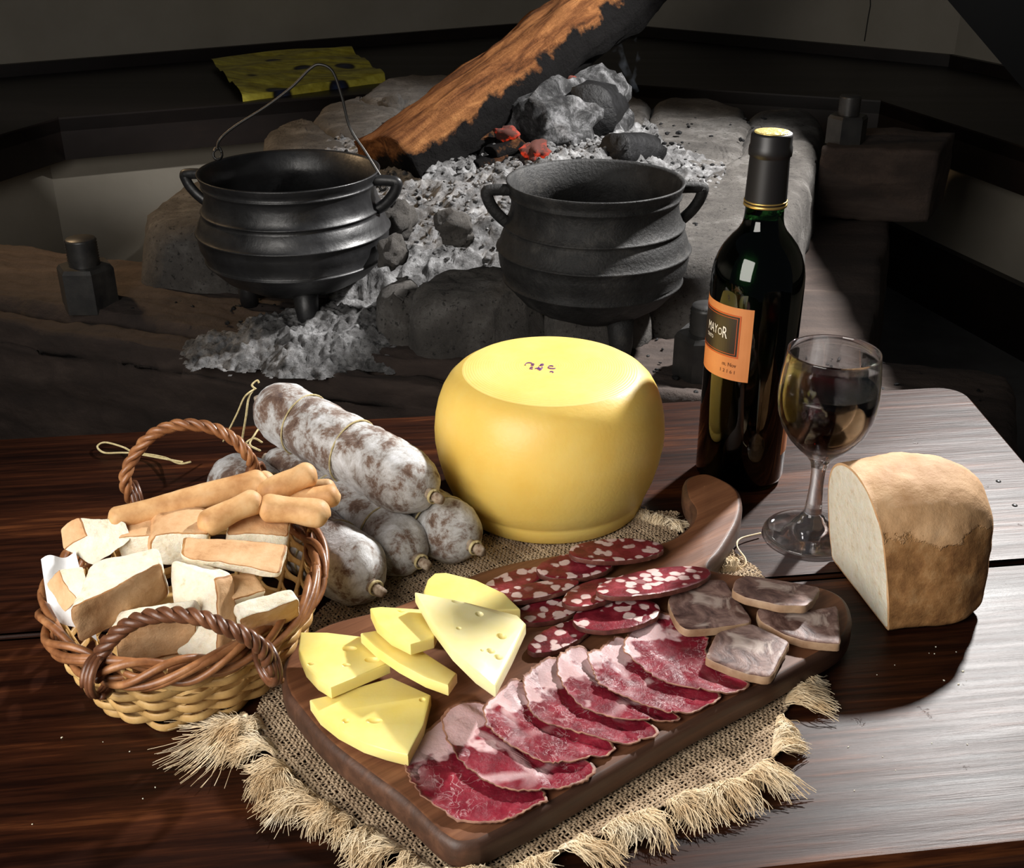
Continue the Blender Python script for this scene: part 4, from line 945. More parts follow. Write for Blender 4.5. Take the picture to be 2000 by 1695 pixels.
# ------------------------------------------------------------------ salami slices
G = 'salami slices on the board'
def oval(x0, y0, x1, y1, hw_, z=0.034, n=14, sk=0.0):
    """slice seen between two pixel ends with a half width in pixels"""
    out = []
    for k in range(n):
        a = 2 * math.pi * k / n; u, w_ = math.cos(a), math.sin(a)
        cx, cy = (x0 + x1) / 2, (y0 + y1) / 2; dx, dy = (x1 - x0) / 2, (y1 - y0) / 2
        out.append((cx + dx * u + sk * w_, cy + dy * u + hw_ * w_))
    return out
for k, (a, zg, lb) in enumerate((((1030, 1262, 1156, 1218, 25), 0.029, 'salami slice nearest the coppa, lowest of the slices'),
        ((1118, 1216, 1290, 1196, 32), 0.030, 'salami slice lying against the fatty end of the last coppa slice'),
        ((1000, 1196, 1134, 1176, 21), 0.031, 'salami slice whose end touches the pale cheese slice'),
        ((942, 1146, 1064, 1112, 20), 0.030, 'leftmost shaded salami slice, standing on edge behind the cheese'),
        ((1098, 1172, 1224, 1136, 32), 0.036, 'salami slice half hidden under the brightest salami slice'),
        ((952, 1166, 1132, 1132, 17), 0.034, 'narrow dark salami slice leaning in front of the leftmost one'),
        ((1048, 1108, 1200, 1092, 25), 0.034, 'shaded salami slice below the cheese wheel, second from the handle'),
        ((1164, 1158, 1390, 1108, 33), 0.040, 'large brightly lit salami slice with bold white fat, beside the handle'),
        ((1110, 1080, 1298, 1054, 27), 0.038, 'topmost shaded salami slice, closest to the cheese wheel'))):
    stiff('salami_slice', oval(*a, z=zg), zg, 0.0042, [SALAMI, SAL_EDGE], lb, 'salami slice', G, smooth_n=64, bev=0.0010, jit=0.0009, seed=k * 3.1, rings=8)
# ------------------------------------------------------------------ cheese slices
G = 'cheese slices on the board'
stiff('cheese_slice', [(605, 1371), (640, 1362), (765, 1327), (842, 1362), (828, 1420), (797, 1480), (755, 1470), (710, 1455), (660, 1428), (625, 1400)], 0.033, 0.0085, CUT, 'front yellow cheese slice with its arc towards the burlap, nearest the coppa', 'cheese', G, holes=[(676, 1413, 0.0022, 1.2), (731, 1413, 0.0025, 2.0), (825, 1372, 0.002, 1)])
stiff('cheese_slice', [(588, 1246), (640, 1246), (725, 1257), (762, 1310), (648, 1362), (622, 1346), (598, 1318), (584, 1282)], 0.037, 0.0085, CUT, 'yellow cheese slice at the board corner beside the basket', 'cheese', G, holes=[(683, 1281, 0.0028, 1.8), (608, 1313, 0.0015, 1.5), (677, 1315, 0.0018, 1.6), (728, 1304, 0.003, 1.6)])
stiff('cheese_slice', [(836, 1150), (850, 1138), (872, 1137), (930, 1152), (985, 1178), (1016, 1210), (930, 1212), (832, 1198), (828, 1172)], 0.033, 0.0085, CUT, 'cheese slice at the back, its tip under the salami slices', 'cheese', G)
stiff('cheese_slice', [(706, 1262), (736, 1252), (812, 1278), (893, 1328), (876, 1358), (830, 1345), (780, 1320), (735, 1290)], 0.042, 0.008, CUT, 'cheese slice wedged in the middle of the cheese pile', 'cheese', G)
stiff('cheese_slice', [(724, 1206), (745, 1200), (820, 1200), (858, 1240), (848, 1268), (803, 1288), (765, 1268), (737, 1240)], 0.050, 0.0085, CUT, 'small cheese slice tilted on the pile, below the mouldy sausage end', 'cheese', G, holes=[(784, 1209, 0.0016, 1.6)])
stiff('cheese_slice', [(812, 1196), (905, 1202), (1010, 1216), (1027, 1232), (1000, 1300), (968, 1372), (930, 1350), (885, 1308), (845, 1255)], 0.052, 0.0085, PALE, 'large pale shiny cheese slice with round holes, topmost of the pile', 'cheese', G,
      holes=[(937, 1225, 0.0030, 0.9), (897, 1261, 0.0018, 1), (980, 1266, 0.0034, 1), (959, 1300, 0.0029, 1), (974, 1311, 0.0029, 1), (942, 1301, 0.0013, 1), (896, 1205, 0.0022, 2)])

# ------------------------------------------------------------------ cheese wheel
cc = W(0.0300, 0.8275, 0.0032)
wheel = root('whole_cheese', 'whole tall yellow cheese wheel with a purple ink mark, behind the cutting board', 'cheese', cc)
prof = [(0, 0), (0.0745, 0), (0.0770, 0.002), (0.0785, 0.008), (0.0797, 0.0125), (0.0796, 0.0140), (0.0808, 0.0155), (0.0855, 0.027), (0.0893, 0.042), (0.0915, 0.056), (0.0917, 0.066), (0.0906, 0.077), (0.0885, 0.087), (0.0852, 0.0965), (0.0808, 0.1043), (0.0752, 0.1100), (0.0690, 0.1138)]
body = lathe(prof, 128, cc, lambda a, z: 0.006 * noise.noise(Vector((math.cos(a) * 1.5, math.sin(a) * 1.5, z * 14))))
top = lathe([(0.0690, 0.1138), (0.062, 0.1157), (0.054, 0.1167), (0.040, 0.1171), (0.02, 0.1172), (0, 0.1172)], 128, cc, lambda a, z: 0.006 * noise.noise(Vector((math.cos(a) * 1.5, math.sin(a) * 1.5, 0.1138 * 14))))
part('rind', body, RIND, wheel); part('top_face', top, RIND_TOP, wheel, label='smooth top face, coloured slightly lighter for the light on it')
L = []
sc = Vector((*at(1058, 716, 0.1208).xy, 0)); random.seed(12)
for k in range(11):
    p = sc + Vector((random.uniform(-0.0095, 0.0095), random.uniform(-0.012, 0.012), 0)); a0 = random.random() * 6; r0 = random.uniform(0.0012, 0.0030); sp = random.uniform(2.5, 5)
    pts = []
    for i in range(14):
        s = i / 13; a = a0 + sp * s; q = p + Vector((math.cos(a), math.sin(a), 0)) * r0 * (0.4 + s)
        rr = (Vector((q.x, q.y, 0)) - Vector((cc.x, cc.y, 0))).length
        pts.append(Vector((q.x, q.y, cc.z + 0.1172 - 0.0002 * (rr / 0.045) ** 2)))
    L.append(tube(pts, 0.0008, 5, flat=0.35))
part('ink_mark', join(*L), INK, wheel, label='small curly purple ink mark')

# ------------------------------------------------------------------ wine bottle
c = W(0.1950, 0.8730, 0.0)
bottle = root('wine_bottle', 'full dark glass wine bottle with black capsule and orange label', 'bottle', c)
RB = 0.0368
outer = [(0, 0.004), (0.022, 0.002), (0.032, 0.0), (0.0352, 0.002), (RB, 0.007), (RB, 0.06), (RB, 0.120), (RB, 0.172), (0.0365, 0.180), (0.0352, 0.188), (0.0325, 0.196), (0.0285, 0.2035), (0.0235, 0.2100), (0.0190, 0.2150), (0.0162, 0.2200), (0.0151, 0.2255), (0.0148, 0.233), (0.0146, 0.270), (0.0146, 0.2885), (0, 0.2885)]
part('glass_body', lathe(outer, 96, c), BOTTLE, bottle, label='dark green glass')
inner = [(0, 0.006), (0.032, 0.004), (0.0360, 0.008), (0.0360, 0.172), (0.0357, 0.180), (0.0344, 0.188), (0.0317, 0.196), (0.0277, 0.2035), (0.0227, 0.2100), (0.0182, 0.2150), (0.0150, 0.2200), (0.0138, 0.2240), (0, 0.2240)]
part('wine', lathe(inner, 64, c), BWINE, bottle)
cap = [(0.0151, 0.2345), (0.0162, 0.2346), (0.0160, 0.240), (0.0154, 0.262), (0.0151, 0.2720), (0.0151, 0.2728), (0.0162, 0.2735), (0.0165, 0.2765), (0.0163, 0.2800), (0.0156, 0.2815), (0.0156, 0.2880), (0.0150, 0.2900), (0.0128, 0.2905), (0, 0.2903)]
part('capsule', lathe(cap, 64, c), FOIL, bottle, label='matt black foil capsule')
part('capsule_disc', lathe([(0.0134, 0.2904), (0.0132, 0.2910), (0.012, 0.2912), (0, 0.2911)], 48, c), GOLD_TOP, bottle, label='yellow embossed disc on top of the capsule')
for z0, z1 in ((0.2352, 0.2368), (0.2384, 0.2392)):
    part('gold_ring', lathe([(0.0158, z0 - 0.0003), (0.0167, z0), (0.0166, z1), (0.0157, z1 + 0.0003)], 64, c), GOLD, bottle)
cdir = -Vector((c.x, c.y, 0)).normalized(); ldir = Vector((cdir.y, -cdir.x, 0))
if ldir.x > 0: ldir = -ldir
def wrap(x, z, r): # x: arc length towards the left of the facing line
    a = x / RB; return Vector((c.x, c.y, c.z + z)) + (cdir * math.cos(a) + ldir * math.sin(a)) * r
def patch(x0, x1, z0, z1, r, n=30, thick=0.00015):
    v, f = [], []
    for i in range(n + 1):
        x = x0 + (x1 - x0) * i / n
        for rr, zz in ((r - thick, z0), (r, z0), (r, z1), (r - thick, z1)): v.append(wrap(x, zz, rr))
    for i in range(n):
        for k in range(4):
            k2 = (k + 1) % 4; f.append((i * 4 + k, (i + 1) * 4 + k, (i + 1) * 4 + k2, i * 4 + k2))
    f += [(0, 1, 2, 3), tuple(n * 4 + k for k in (3, 2, 1, 0))]
    return v, f
lab = part('label', patch(-0.0002, 0.0870, 0.1010, 0.1620, RB + 0.0002), LAB, bottle, smooth=False, label='orange paper label with a dark framed panel')
part('label_panel', patch(0.0105, 0.0765, 0.1215, 0.1545, RB + 0.00035), LAB_DARK, lab, smooth=False)
for x0, x1, z0, z1 in ((0.0098, 0.0772, 0.1548, 0.1558), (0.0098, 0.0772, 0.1202, 0.1212), (0.0092, 0.0102, 0.1202, 0.1558), (0.0770, 0.0780, 0.1202, 0.1558), (0.0122, 0.0748, 0.1528, 0.1532), (0.0122, 0.0748, 0.1228, 0.1232), (0.0120, 0.0124, 0.1228, 0.1532)):
    part('label_line', patch(x0, x1, z0, z1, RB + 0.0005), LAB_LINE, lab, smooth=False)
part('back_label', patch(-0.075, -0.040, 0.03, 0.075, RB + 0.0002), LAB, bottle, smooth=False)
def text(body, x_left, z, size, mat, name, par, sx=1.0):
    """flat lettering wrapped on the bottle, starting at arc length x_left"""
    cu = bpy.data.curves.new(name, 'FONT'); cu.body = body; cu.size = size; cu.extrude = 0.0; cu.resolution_u = 3
    to = bpy.data.objects.new(name, cu); COL.objects.link(to); bpy.context.view_layer.update()
    me = bpy.data.meshes.new_from_object(to.evaluated_get(bpy.context.evaluated_depsgraph_get()))
    bm = bmesh.new(); bm.from_mesh(me)
    bmesh.ops.subdivide_edges(bm, edges=[e for e in bm.edges if e.calc_length() > size * 0.15], cuts=2, use_grid_fill=True); bmesh.ops.triangulate(bm, faces=bm.faces)
    v = [wrap(x_left - p.co.x * sx, z + p.co.y, RB + 0.00065) for p in bm.verts]; bm.verts.index_update(); f = [tuple(q.index for q in p.verts) for p in bm.faces]; bm.free()
    bpy.data.objects.remove(to); bpy.data.curves.remove(cu); bpy.data.meshes.remove(me)
    part(name, (v, f), mat, par, smooth=False)
text('MAY', 0.0436, 0.1365, 0.0108, LAB_WHITE, 'lettering', lab, 0.62); text('O', 0.0295, 0.1365, 0.0085, LAB_WHITE, 'lettering', lab, 0.70); text('R', 0.0249, 0.1350, 0.0138, LAB_WHITE, 'lettering', lab, 0.60)
text('TINTO', 0.0440, 0.1310, 0.0042, LAB_WHITE, 'lettering', lab, 0.75); text('m. Nov', 0.0225, 0.1125, 0.0048, LAB_INK, 'lettering', lab, 0.85); text('1 2 1 6 1', 0.0245, 0.1068, 0.0042, LAB_INK, 'lettering', lab, 0.95)

# ------------------------------------------------------------------ wine glass
c = W(0.2330, 0.7714, 0.0)
glass = root('wine_glass', 'stemmed wine glass filled with red wine, standing beside the bread loaf', 'wine glass', c)
out_ = [(0, 0.0008), (0.030, 0.0006), (0.0350, 0.0008), (0.0360, 0.0020), (0.0348, 0.0034), (0.026, 0.0062), (0.016, 0.0105), (0.0100, 0.0150), (0.0085, 0.0180), (0.0075, 0.0185), (0.0068, 0.0215), (0.0060, 0.030), (0.0052, 0.044), (0.0054, 0.055), (0.0068, 0.0620), (0.0110, 0.0675), (0.0180, 0.0735), (0.0255, 0.0815), (0.0315, 0.0910), (0.0350, 0.1010), (0.0364, 0.1110), (0.0366, 0.1190), (0.0358, 0.1300), (0.0345, 0.1400), (0.0334, 0.1475)]
rim = [(0.0333, 0.1484), (0.0326, 0.1487), (0.0321, 0.1480)]
inn = [(0.0330, 0.1400), (0.0344, 0.1300), (0.0352, 0.1190), (0.0350, 0.1110), (0.0336, 0.1010), (0.0301, 0.0915), (0.0243, 0.0828), (0.0168, 0.0753), (0.0095, 0.0705), (0, 0.0690)]
part('glass_vessel', lathe([(r, z * 1.045) for r, z in out_ + rim + inn], 96, c), GLASS, glass)
wp = [(0, 0.0692), (0.0094, 0.0707), (0.0167, 0.0756), (0.0242, 0.0831), (0.0300, 0.0918), (0.0334, 0.1011), (0.0348, 0.1110), (0.03495, 0.1180), (0.0348, 0.1225), (0.0340, 0.1215), (0.03, 0.1213), (0, 0.1213)]
part('wine', lathe([(r, z * 1.045) for r, z in wp], 80, c), WINE, glass, label='dark red wine')

# ------------------------------------------------------------------ half loaf
lu = Vector((0.985, 0.17, 0)).normalized(); lv = Vector((-lu.y, lu.x, 0))
lo = Vector((*at(1733, 1232, 0).xy, 0))          # front bottom corner of the cut face
loaf = root('bread_loaf', 'half a white bread loaf with its cut face towards the wine glass', 'bread', (lo.x + 0.05, lo.y + 0.05, T))
sec = [(0.002, 0.0), (-0.002, 0.012), (-0.001, 0.030), (0.003, 0.052), (0.008, 0.072), (0.016, 0.086), (0.030, 0.097), (0.048, 0.103), (0.068, 0.101), (0.084, 0.092), (0.094, 0.078), (0.098, 0.058), (0.097, 0.030), (0.093, 0.010), (0.086, 0.0), (0.045, 0.001)]
ss = spline([Vector((a, b, 0)) for a, b in sec], 80, True)
sec_s = 0.94; ss = [Vector((p.x, p.y * sec_s, 0)) for p in ss]
LL = 0.076; v, f = [], []; nst = 30
for i in range(nst + 1):
    s = i / nst; k = 1.0
    if s > 0.5: k = math.sqrt(max(0.0, 1 - ((s - 0.5) / 0.53) ** 2)) * 0.42 + 0.58
    for p in ss:
        y, z = 0.047 + (p.x - 0.047) * (k + 0.03 * math.sin(s * 3)), p.y * (0.25 + 0.75 * k if p.y > 0.05 else 1.0) if k < 1 else p.y
        if k < 1: z = 0.045 + (p.y - 0.045) * (0.35 + 0.65 * k)
        z += 0.004 * math.sin(s * 3.1) * (p.y / 0.1)
        xoff = -0.014 * (p.y / 0.103) * (1 - s)                # the cut leans
        q = lo + lu * (s * LL + xoff) + lv * y + Vector((0, 0, max(0.0, z) + T))
        a = 0.0022 * fbm(q * 26) + 0.0008 * fbm(q * 90)
        nrm = Vector((0, 0, 1)) if p.y > 0.09 else (lv * (-1 if p.x < 0.047 else 1))
        if i: q = q + nrm * a + (Vector((0, 0, 1)) * 0.0)
        q.z = max(q.z, T + 0.0005); v.append(q)
n = len(ss)
for i in range(nst):
    for k in range(n):
        k2 = (k + 1) % n; f.append((i * n + k, (i + 1) * n + k, (i + 1) * n + k2, i * n + k2))
cen_ = sum(v[nst * n:], Vector()) / n; v.append(cen_ + lu * 0.004)
for k in range(n): f.append((nst * n + (k + 1) % n, nst * n + k, len(v) - 1))
part('crust', (v, f), LOAF, loaf, label='browned crust, pale on top')
rg = 14; fc = v[:n]; cc_ = sum(fc, Vector()) / n; v2, f2 = [], []
for k in range(rg + 1):
    s = (1 - 0.035 * k) if k < 2 else 1 - 0.035 - 0.965 * (k - 1) / (rg - 1)
    for p in (fc if k < rg else [cc_]):
        q = cc_ + (p - cc_) * s; v2.append(q - lu * (0.0012 * (1 - s ** 8) + 0.0006 * fbm(q * 60)) * (1 if k else 0))
for k in range(rg):
    for i in range(n):
        j = (i + 1) % n; a = k * n
        f2.append((a + i, a + j, a + n + j, a + n + i) if k < rg - 1 else (a + i, a + j, rg * n))
part('cut_face', (v2, f2), [CRUMB, CRUST], loaf, fm=[1 if k < n else 0 for k in range(len(f2))], label='white cut crumb face')
# ragged lip of crust over the cut
lip = []
for i in range(26):
    s = 0.30 + 0.42 * i / 25; p = ss[int(s * 80) % 80]
    lip.append(p)

# ------------------------------------------------------------------ whole salamis with white mould
def sausage(name_label, A, B, r, seed, knotA=True, knotB=True, bow=0.0, waist=(0.35, 0.68)):
    t = root('whole_salami', name_label, 'salami', (A + B) / 2 - Vector((0, 0, r)), 'whole mould-covered salamis')
    n = 90; pts = []
    ax = (B - A).normalized(); sd = Vector((-ax.y, ax.x, 0))
    for i in range(n + 1):
        s = i / n; u = 0.5 - 0.5 * math.cos(math.pi * s); pts.append(A.lerp(B, u) + sd * bow * math.sin(math.pi * u) )
    Ln = (B - A).length
    def rad(s):
        u = 0.5 - 0.5 * math.cos(math.pi * s); d = min(u, 1 - u) * Ln
        e = 1.0 if d > r * 1.15 else math.sqrt(max(0.0, 1 - (1 - d / (r * 1.15)) ** 2)) ** 0.9
        w_ = 1.0
        for q in waist: w_ -= 0.05 * math.exp(-((u - q) * Ln / 0.008) ** 2)
        return max(0.0025, r * e * w_)
    skin = part('casing', tube(pts, rad, 48, disp=lambda p, q: 0.075 * fbm(p * 16 + q * 1.2 + Vector((seed, 0, 0))) + 0.045 * fbm(p * 60 + q * 2 + Vector((seed, 3, 0)))), MOULD, t)
    for e, d, on in ((A, -ax, knotA), (B, ax, knotB)):
        if not on: continue
        tip = e + d * 0.002
        part('tied_end', tube([tip - d * 0.002, tip + d * 0.003, tip + d * 0.008, tip + d * 0.012], [0.0048, 0.0030, 0.0042, 0.0030], 14, disp=lambda p, q: 0.4 * noise.noise(p * 500 + q)), TIP, t)
        fr = frames([tip, tip + d * 0.01]); _, tt, a, b = fr[0]
        part('knot', tube([tip + d * (0.0022 + 0.0012 * k / 30) + (a * math.cos(k * 0.42) + b * math.sin(k * 0.42)) * (0.0052) for k in range(46)], 0.0007, 6), TWINE, t)
    for q in waist:
        k0 = min(range(n + 1), key=lambda i: abs((0.5 - 0.5 * math.cos(math.pi * i / n)) - q)); p = pts[k0]; fr = frames([p - ax * 0.01, p, p + ax * 0.01]); _, tt, a, b = fr[1]
        part('string', tube([p + (a * math.cos(2 * math.pi * k / 48) + b * math.sin(2 * math.pi * k / 48)) * (r * 0.985) + ax * 0.004 * math.sin(2 * math.pi * k / 48 + seed) for k in range(48)], 0.0008, 5, closed=True), TWINE, t)
    return t
rl = 0.0245
sausage('mouldy salami behind the basket, its tied end nearest the cheese slices', at(438, 924, 0.024), at(726, 1142, 0.0262), 0.0262, 2.0, waist=(0.30, 0.74))
sausage('middle mouldy salami, lying under the topmost one', at(534, 903, 0.023), at(814, 1091, 0.0232), 0.0230, 5.0, waist=(0.45, 0.80))
sausage('right mouldy salami lying against the cheese wheel', at(668, 905, 0.024), at(920, 1064, 0.0245), 0.0245, 9.0, waist=(0.5, 0.78))
top_s = sausage('topmost mouldy salami, resting across the two others', at(520, 788, 0.067), at(838, 964, 0.0615), 0.0262, 13.0, waist=(0.27, 0.57))
A = at(497, 762, 0.066)
for tgt in ([(497, 760, 0.066), (478, 775, 0.064), (462, 810, 0.045), (436, 862, 0.015)], [(498, 758, 0.066), (486, 776, 0.062), (480, 815, 0.045), (472, 862, 0.02)], [(500, 760, 0.066), (492, 752, 0.069), (502, 743, 0.071), (506, 748, 0.069)]):
    part('twine', tube(spline([at(*p) for p in tgt], 30), 0.0009, 6), TWINE, top_s)
sA = [o for o in bpy.data.objects if o.get('label', '').startswith('mouldy salami behind')][0]
part('twine', tube(spline([at(372, 902, 0.016), at(350, 905, 0.010), at(320, 893, 0.004), at(280, 886, 0.003), at(240, 884, 0.004), at(204, 884, 0.004), at(190, 872, 0.004), at(206, 864, 0.004), at(240, 873, 0.003), at(262, 884, 0.004), at(300, 892, 0.004), at(356, 902, 0.012)], 80), 0.0009, 6), TWINE, sA, label='looped string')
sB = [o for o in bpy.data.objects if o.get('label', '').startswith('middle mouldy')][0]
part('twine', tube(spline([at(508, 880, 0.025), at(488, 868, 0.025), at(498, 848, 0.03), at(506, 836, 0.03)], 24), 0.0009, 6), TWINE, sB)
part('twine', tube(spline([at(508, 880, 0.025), at(496, 874, 0.022), at(480, 866, 0.02), at(496, 856, 0.022), at(512, 864, 0.022)], 24), 0.0009, 6), TWINE, sB)

# ------------------------------------------------------------------ basket
bcx, bcy = -0.2105, 0.628; RX, RY, BH = 0.0860, 0.1020, 0.062
basket = root('bread_basket', 'oval wicker basket with two twisted handles, full of bread', 'basket', W(bcx, bcy, 0))
def bpt(a, k, z): return W(bcx + RX * k * math.cos(a), bcy + RY * k * math.sin(a), z)
def kz(z): return 0.76 + 0.24 * (z / BH) ** 0.8
NS = 22
for i in range(NS):
    a = 2 * math.pi * i / NS
    part('stake', tube([bpt(a, kz(z) - 0.012, z) for z in np.linspace(0.002, BH - 0.002, 8)], 0.0017, 6), STRAW, basket)
rows = 8
for r_ in range(rows):
    z = 0.0038 + r_ * 0.0057; pts = []
    for k in range(NS * 8):
        a = 2 * math.pi * k / (NS * 8); s = math.sin(a * NS / 2 + math.pi * (r_ % 2))
        pts.append(bpt(a, kz(z) + 0.036 * s, z + 0.0008 * math.sin(a * 5 + r_)))
    part('weaver', tube(pts, 0.0029, 8, closed=True, flat=0.32), STRAW, basket)
part('basket_floor', slab([bpt(2 * math.pi * k / 48, 0.75, 0) for k in range(48)], [(0.002, 0.001), (0, 0.004)], ngon=True, zf=lambda x, y: T), STRAW, basket, smooth=False)
for r_ in range(3):
    z = 0.0465 + r_ * 0.0048; pts = []
    for k in range(NS * 8):
        a = 2 * math.pi * k / (NS * 8); pts.append(bpt(a, kz(z) - 0.012 + 0.036 * math.sin(a * NS / 2 + math.pi * (r_ % 2)), z))
    part('weaver', tube(pts, 0.0026, 6, closed=True, flat=0.7), WICKER, basket, label='brown weaver under the rim')
# brown rim: strands wound along the edge, thick at the rim
for j in range(6):
    pts = []
    turns = 5
    for k in range(360):
        a = 2 * math.pi * k / 360; ph = turns * a + 2 * math.pi * j / 6 + 0.5 * math.sin(3 * a + j * 2)
        pts.append(bpt(a, 1.0 + 0.050 * math.cos(ph) - 0.02, BH - 0.006 + 0.0072 * math.sin(ph) + 0.0008 * math.sin(a * 9 + j)))
    part('rim_strand', tube(pts, 0.0025, 7, closed=True), WICKER, basket)
def rope(path, r0, r, turns, ns, mat, name):
    fr = frames(path); m = len(path)
    h = None
    for j in range(ns):
        pts = []
        for i, (p, t, a, b) in enumerate(fr):
            ph = turns * 2 * math.pi * i / (m - 1) + 2 * math.pi * j / ns
            pts.append(p + (a * math.cos(ph) + b * math.sin(ph)) * r0)
        vf = tube(pts, r, 7)
        if h is None: h = part(name, vf, mat, basket)
        else: part('twisted_strand', vf, mat, h)
    return h
back = spline([at(262, 985, 0.052), at(244, 940, 0.075), at(262, 890, 0.092), at(300, 848, 0.108), at(350, 830, 0.113), at(410, 835, 0.110), at(456, 858, 0.102), at(486, 892, 0.088), at(498, 920, 0.07), at(500, 940, 0.052)], 110)
rope(back, 0.0024, 0.0024, 6.5, 3, WICKER, 'handle')
fronth = spline([at(196, 1325, 0.052), at(196, 1280, 0.066), at(225, 1240, 0.080), at(270, 1210, 0.090), at(330, 1200, 0.095), at(390, 1206, 0.095), at(440, 1225, 0.090), at(485, 1245, 0.083), at(515, 1270, 0.072), at(528, 1300, 0.058)], 110)
rope(fronth, 0.0025, 0.0025, 6.5, 3, WICKER_DARK, 'handle')
for (x, y) in ((262, 975), (498, 935), (196, 1318), (524, 1296)):
    p = at(x, y, 0.055); rr = Vector((p.x - bcx, p.y - W(bcx, bcy, 0).y, 0)).normalized(); tt = Vector((-rr.y, rr.x, 0))
    part('handle_binding', tube([p + rr * 0.0115 * math.cos(k * 0.3) + Vector((0, 0, 0.012 * math.sin(k * 0.3))) + tt * (0.007 * (k / 60) - 0.0035) for k in range(61)], 0.0022, 6), WICKER_DARK, basket)

# napkin tucked in the basket
q = [at(80, 1092, 0.080), at(148, 1080, 0.078), at(190, 1250, 0.050), at(96, 1200, 0.060)]
v, f = [], []
for j in range(16):
    for i in range(16):
        a, b = i / 15, j / 15; p = q[0] * ((1 - a) * (1 - b)) + q[1] * (a * (1 - b)) + q[2] * (a * b) + q[3] * ((1 - a) * b)
        v.append(p + Vector((0, 0, 0.002 * math.sin(a * 7 + b * 3))))
for j in range(15):
    for i in range(15): a = j * 16 + i; f.append((a, a + 1, a + 17, a + 16))
single('paper_napkin', (v, f), NAPKIN, 'white paper napkin tucked inside the left edge of the basket', 'napkin')

# bread in the basket
G = 'bread pieces in the basket'
def bread(a, b, c_, d, e, crust, label, seed, bul=0.16):
    """a..d: corners of the face towards us, e: where the corner a comes out on the far side; crust: sides of brown crust"""
    A_, B_, C_, D_, E_ = (at(*p) for p in (a, b, c_, d, e)); W_ = E_ - A_
    c8 = [A_ + W_, B_ + W_, C_ + W_, D_ + W_, A_, B_, C_, D_]
    if (B_ - A_).cross(D_ - A_).dot(-W_) < 0: flip = True
    else: flip = False
    def bg(x, y, z):
        if 2 in crust: y -= bul * (1 - x * x) * max(0.0, -y)
        if 4 in crust: y += bul * (1 - x * x) * max(0.0, y)
        if 3 in crust: x += bul * (1 - y * y) * max(0.0, x)
        if 5 in crust: x -= bul * (1 - y * y) * max(0.0, -x)
        if 1 in crust: z += bul * (1 - x * x) * (1 - y * y * 0.6) * max(0.0, z)
        return x, y, z
    v, f, s = superbox(c8, (24, 24, 12), 11, 0.95, 0.0011, 70, bg, seed)
    if flip: f = [tuple(reversed(q)) for q in f]
    r = root('bread_piece', label, 'bread', sum(c8, Vector()) / 8, G)
    cvs = {i for q, k in zip(f, s) if k in crust for i in q}
    rm_ = [1 if any(i in cvs for i in q) else 0 for q, k in zip(f, s) if k not in crust]
    cm = [0 for k in s if k in crust]
    cf = [q for q, k in zip(f, s) if k in crust]; rf = [q for q, k in zip(f, s) if k not in crust]
    def sub(ff):
        m = {}; vv = []; out = []
        for q in ff:
            for i in q:
                if i not in m: m[i] = len(vv); vv.append(v[i])
            out.append(tuple(m[i] for i in q))
        return vv, out
    part('crumb', sub(rf), [CRUMB, BAKED], r, fm=rm_); part('crust', sub(cf), [CRUST, BAKED], r, fm=cm)
bread((440, 1230, .052), (562, 1212, .052), (552, 1190, .058), (430, 1205, .058), (446, 1295, .025), {2}, 'crusty bread piece low at the front right, behind the front handle', 11)
bread((250, 1300, .04), (400, 1290, .04), (420, 1240, .045), (260, 1240, .045), (260, 1320, .02), {1, 2}, 'crusty bread piece deep under the front handle', 12)
bread((425, 1128, .080), (458, 1172, .078), (522, 1150, .078), (490, 1114, .082), (425, 1150, .060), {1, 2}, 'brown crusty bread piece in the shade below the long crusty slab', 9)
bread((330, 1095, .094), (424, 1128, .094), (424, 1300, .045), (340, 1280, .045), (366, 1088, .090), {3}, 'upright white bread slice with crust on its right edge', 7, 0.10)
bread((440, 1042, .088), (562, 1048, .085), (556, 1095, .070), (436, 1085, .073), (450, 1005, .090), {2}, 'crusty bread piece below the breadsticks, at the right rear', 3)
bread((228, 1052, .088), (304, 1046, .090), (300, 1100, .070), (236, 1090, .070), (233, 1014, .090), {2}, 'pale crusted bread piece between the two rear pieces', 22)
bread((298, 1044, .094), (410, 1044, .093), (398, 1110, .070), (296, 1104, .072), (302, 990, .096), {2, 5}, 'smooth brown bread piece in the middle of the back row', 2)
bread((125, 1072, .078), (166, 1046, .088), (262, 1054, .088), (182, 1108, .072), (113, 1034, .086), {2}, 'torn bread piece with fluffy crumb at the left rear of the basket', 1, 0.10)
bread((113, 1112, .084), (150, 1172, .076), (172, 1142, .080), (164, 1104, .086), (90, 1140, .072), {2}, 'small bread piece against the napkin', 6, 0.10)
bread((352, 1086, .096), (548, 1120, .090), (562, 1062, .095), (358, 1046, .100), (353, 1098, .089), {1}, 'long slab of bread with cracked crust lying across the right side', 4, 0.06)
bread((212, 1222, .074), (376, 1182, .082), (390, 1166, .084), (232, 1190, .078), (232, 1304, .040), {2}, 'bread piece framed by the front handle, crust towards us', 10)
bread((128, 1192, .096), (318, 1098, .099), (308, 1066, .102), (178, 1096, .102), (150, 1262, .066), {2}, 'big bread piece with white cut top and curved crust at the front left', 5, 0.12)
bread((466, 1208, .080), (584, 1170, .079), (572, 1148, .083), (452, 1178, .084), (474, 1246, .058), {2}, 'bread piece with white cut top by the right rim', 8)
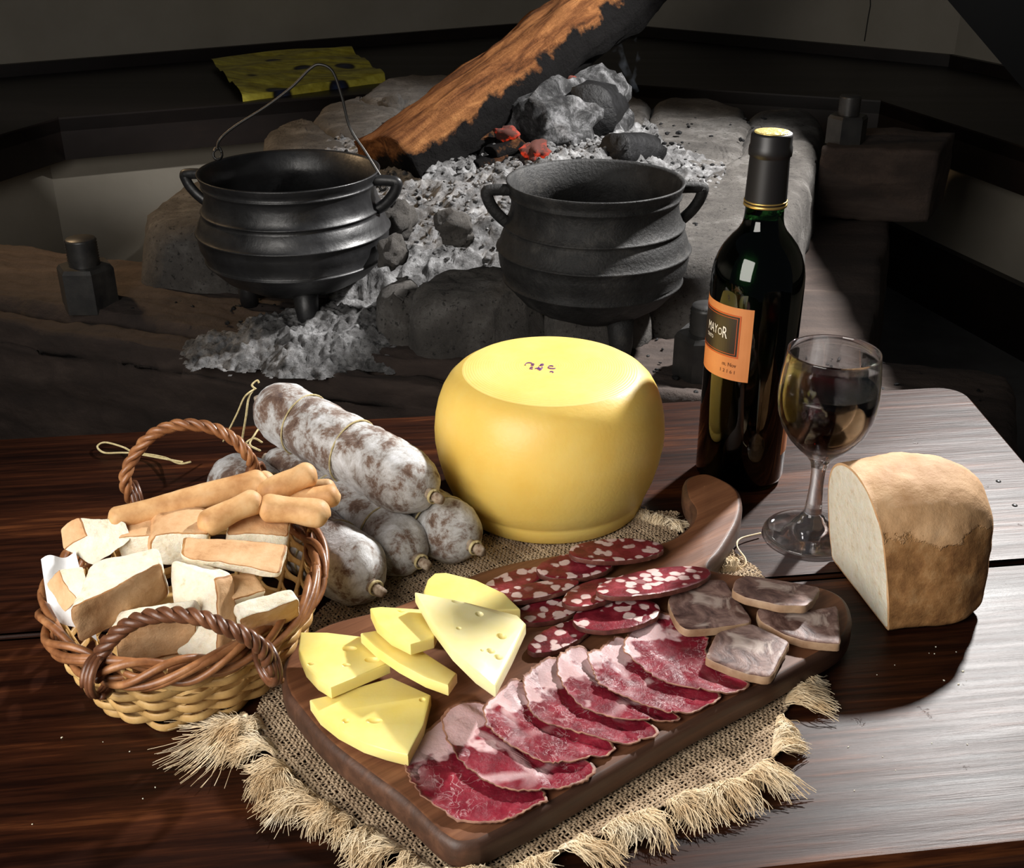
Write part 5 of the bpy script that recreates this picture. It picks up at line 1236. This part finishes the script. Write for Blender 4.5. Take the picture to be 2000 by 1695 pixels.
# breadsticks
G = 'breadsticks in the basket'
def stick(A, B, r, label, seed):
    n = 34; pts = [A.lerp(B, 0.5 - 0.5 * math.cos(math.pi * i / n)) + Vector((0, 0, 0.002 * math.sin(i / n * 3 + seed))) for i in range(n + 1)]; Ln = (B - A).length
    def rad(s):
        u = 0.5 - 0.5 * math.cos(math.pi * s); d = min(u, 1 - u) * Ln
        return max(0.0008, r * (1.0 if d > r * 0.8 else math.sqrt(max(0.0, 1 - (1 - d / (r * 0.8)) ** 2))) * (1 + 0.06 * math.sin(u * 9 + seed)))
    single('breadstick', tube(pts, rad, 20, disp=lambda p, q: 0.05 * fbm(p * 50 + q)), STICK, label, 'breadstick', G)
stick(at(430, 985, .080), at(536, 932, .096), 0.0075, 'breadstick mostly hidden behind the longest one', 1.0)
stick(at(560, 968, .082), at(656, 946, .088), 0.0070, 'breadstick whose short end shows at the far right of the bundle', 2.0)
stick(at(210, 1016, .094), at(520, 930, .104), 0.0082, 'longest breadstick, lying across the back of the basket', 3.0)
stick(at(460, 985, .090), at(664, 968, .093), 0.0080, 'breadstick with a pale floury end, furthest right', 4.0)
stick(at(505, 968, .098), at(618, 924, .106), 0.0088, 'thick breadstick pointing up to the right, on top of the bundle', 5.0)
stick(at(390, 1032, .094), at(510, 978, .102), 0.0082, 'short breadstick above the middle bread pieces', 6.0)
stick(at(505, 996, .096), at(644, 1006, .092), 0.0090, 'lowest breadstick, its rounded end over the right rim', 7.0)
bpy.context.view_layer.update()
# crumbs on the table
L = []
random.seed(3)
for k in range(22):
    x, y = (random.uniform(1700, 1900), random.uniform(1250, 1340)) if k < 10 else (random.uniform(40, 560), random.uniform(1430, 1680)) if k < 16 else (random.uniform(1650, 1960), random.uniform(1450, 1600))
    r = random.uniform(0.0003, 0.0007); p = at(x, y, 0); L.append(pebble(p + Vector((0, 0, r * 0.4)), r, k))
single('bread_crumbs', join(*L), CRUMB, 'tiny white bread crumbs scattered over the table top', 'crumbs', kind='stuff')
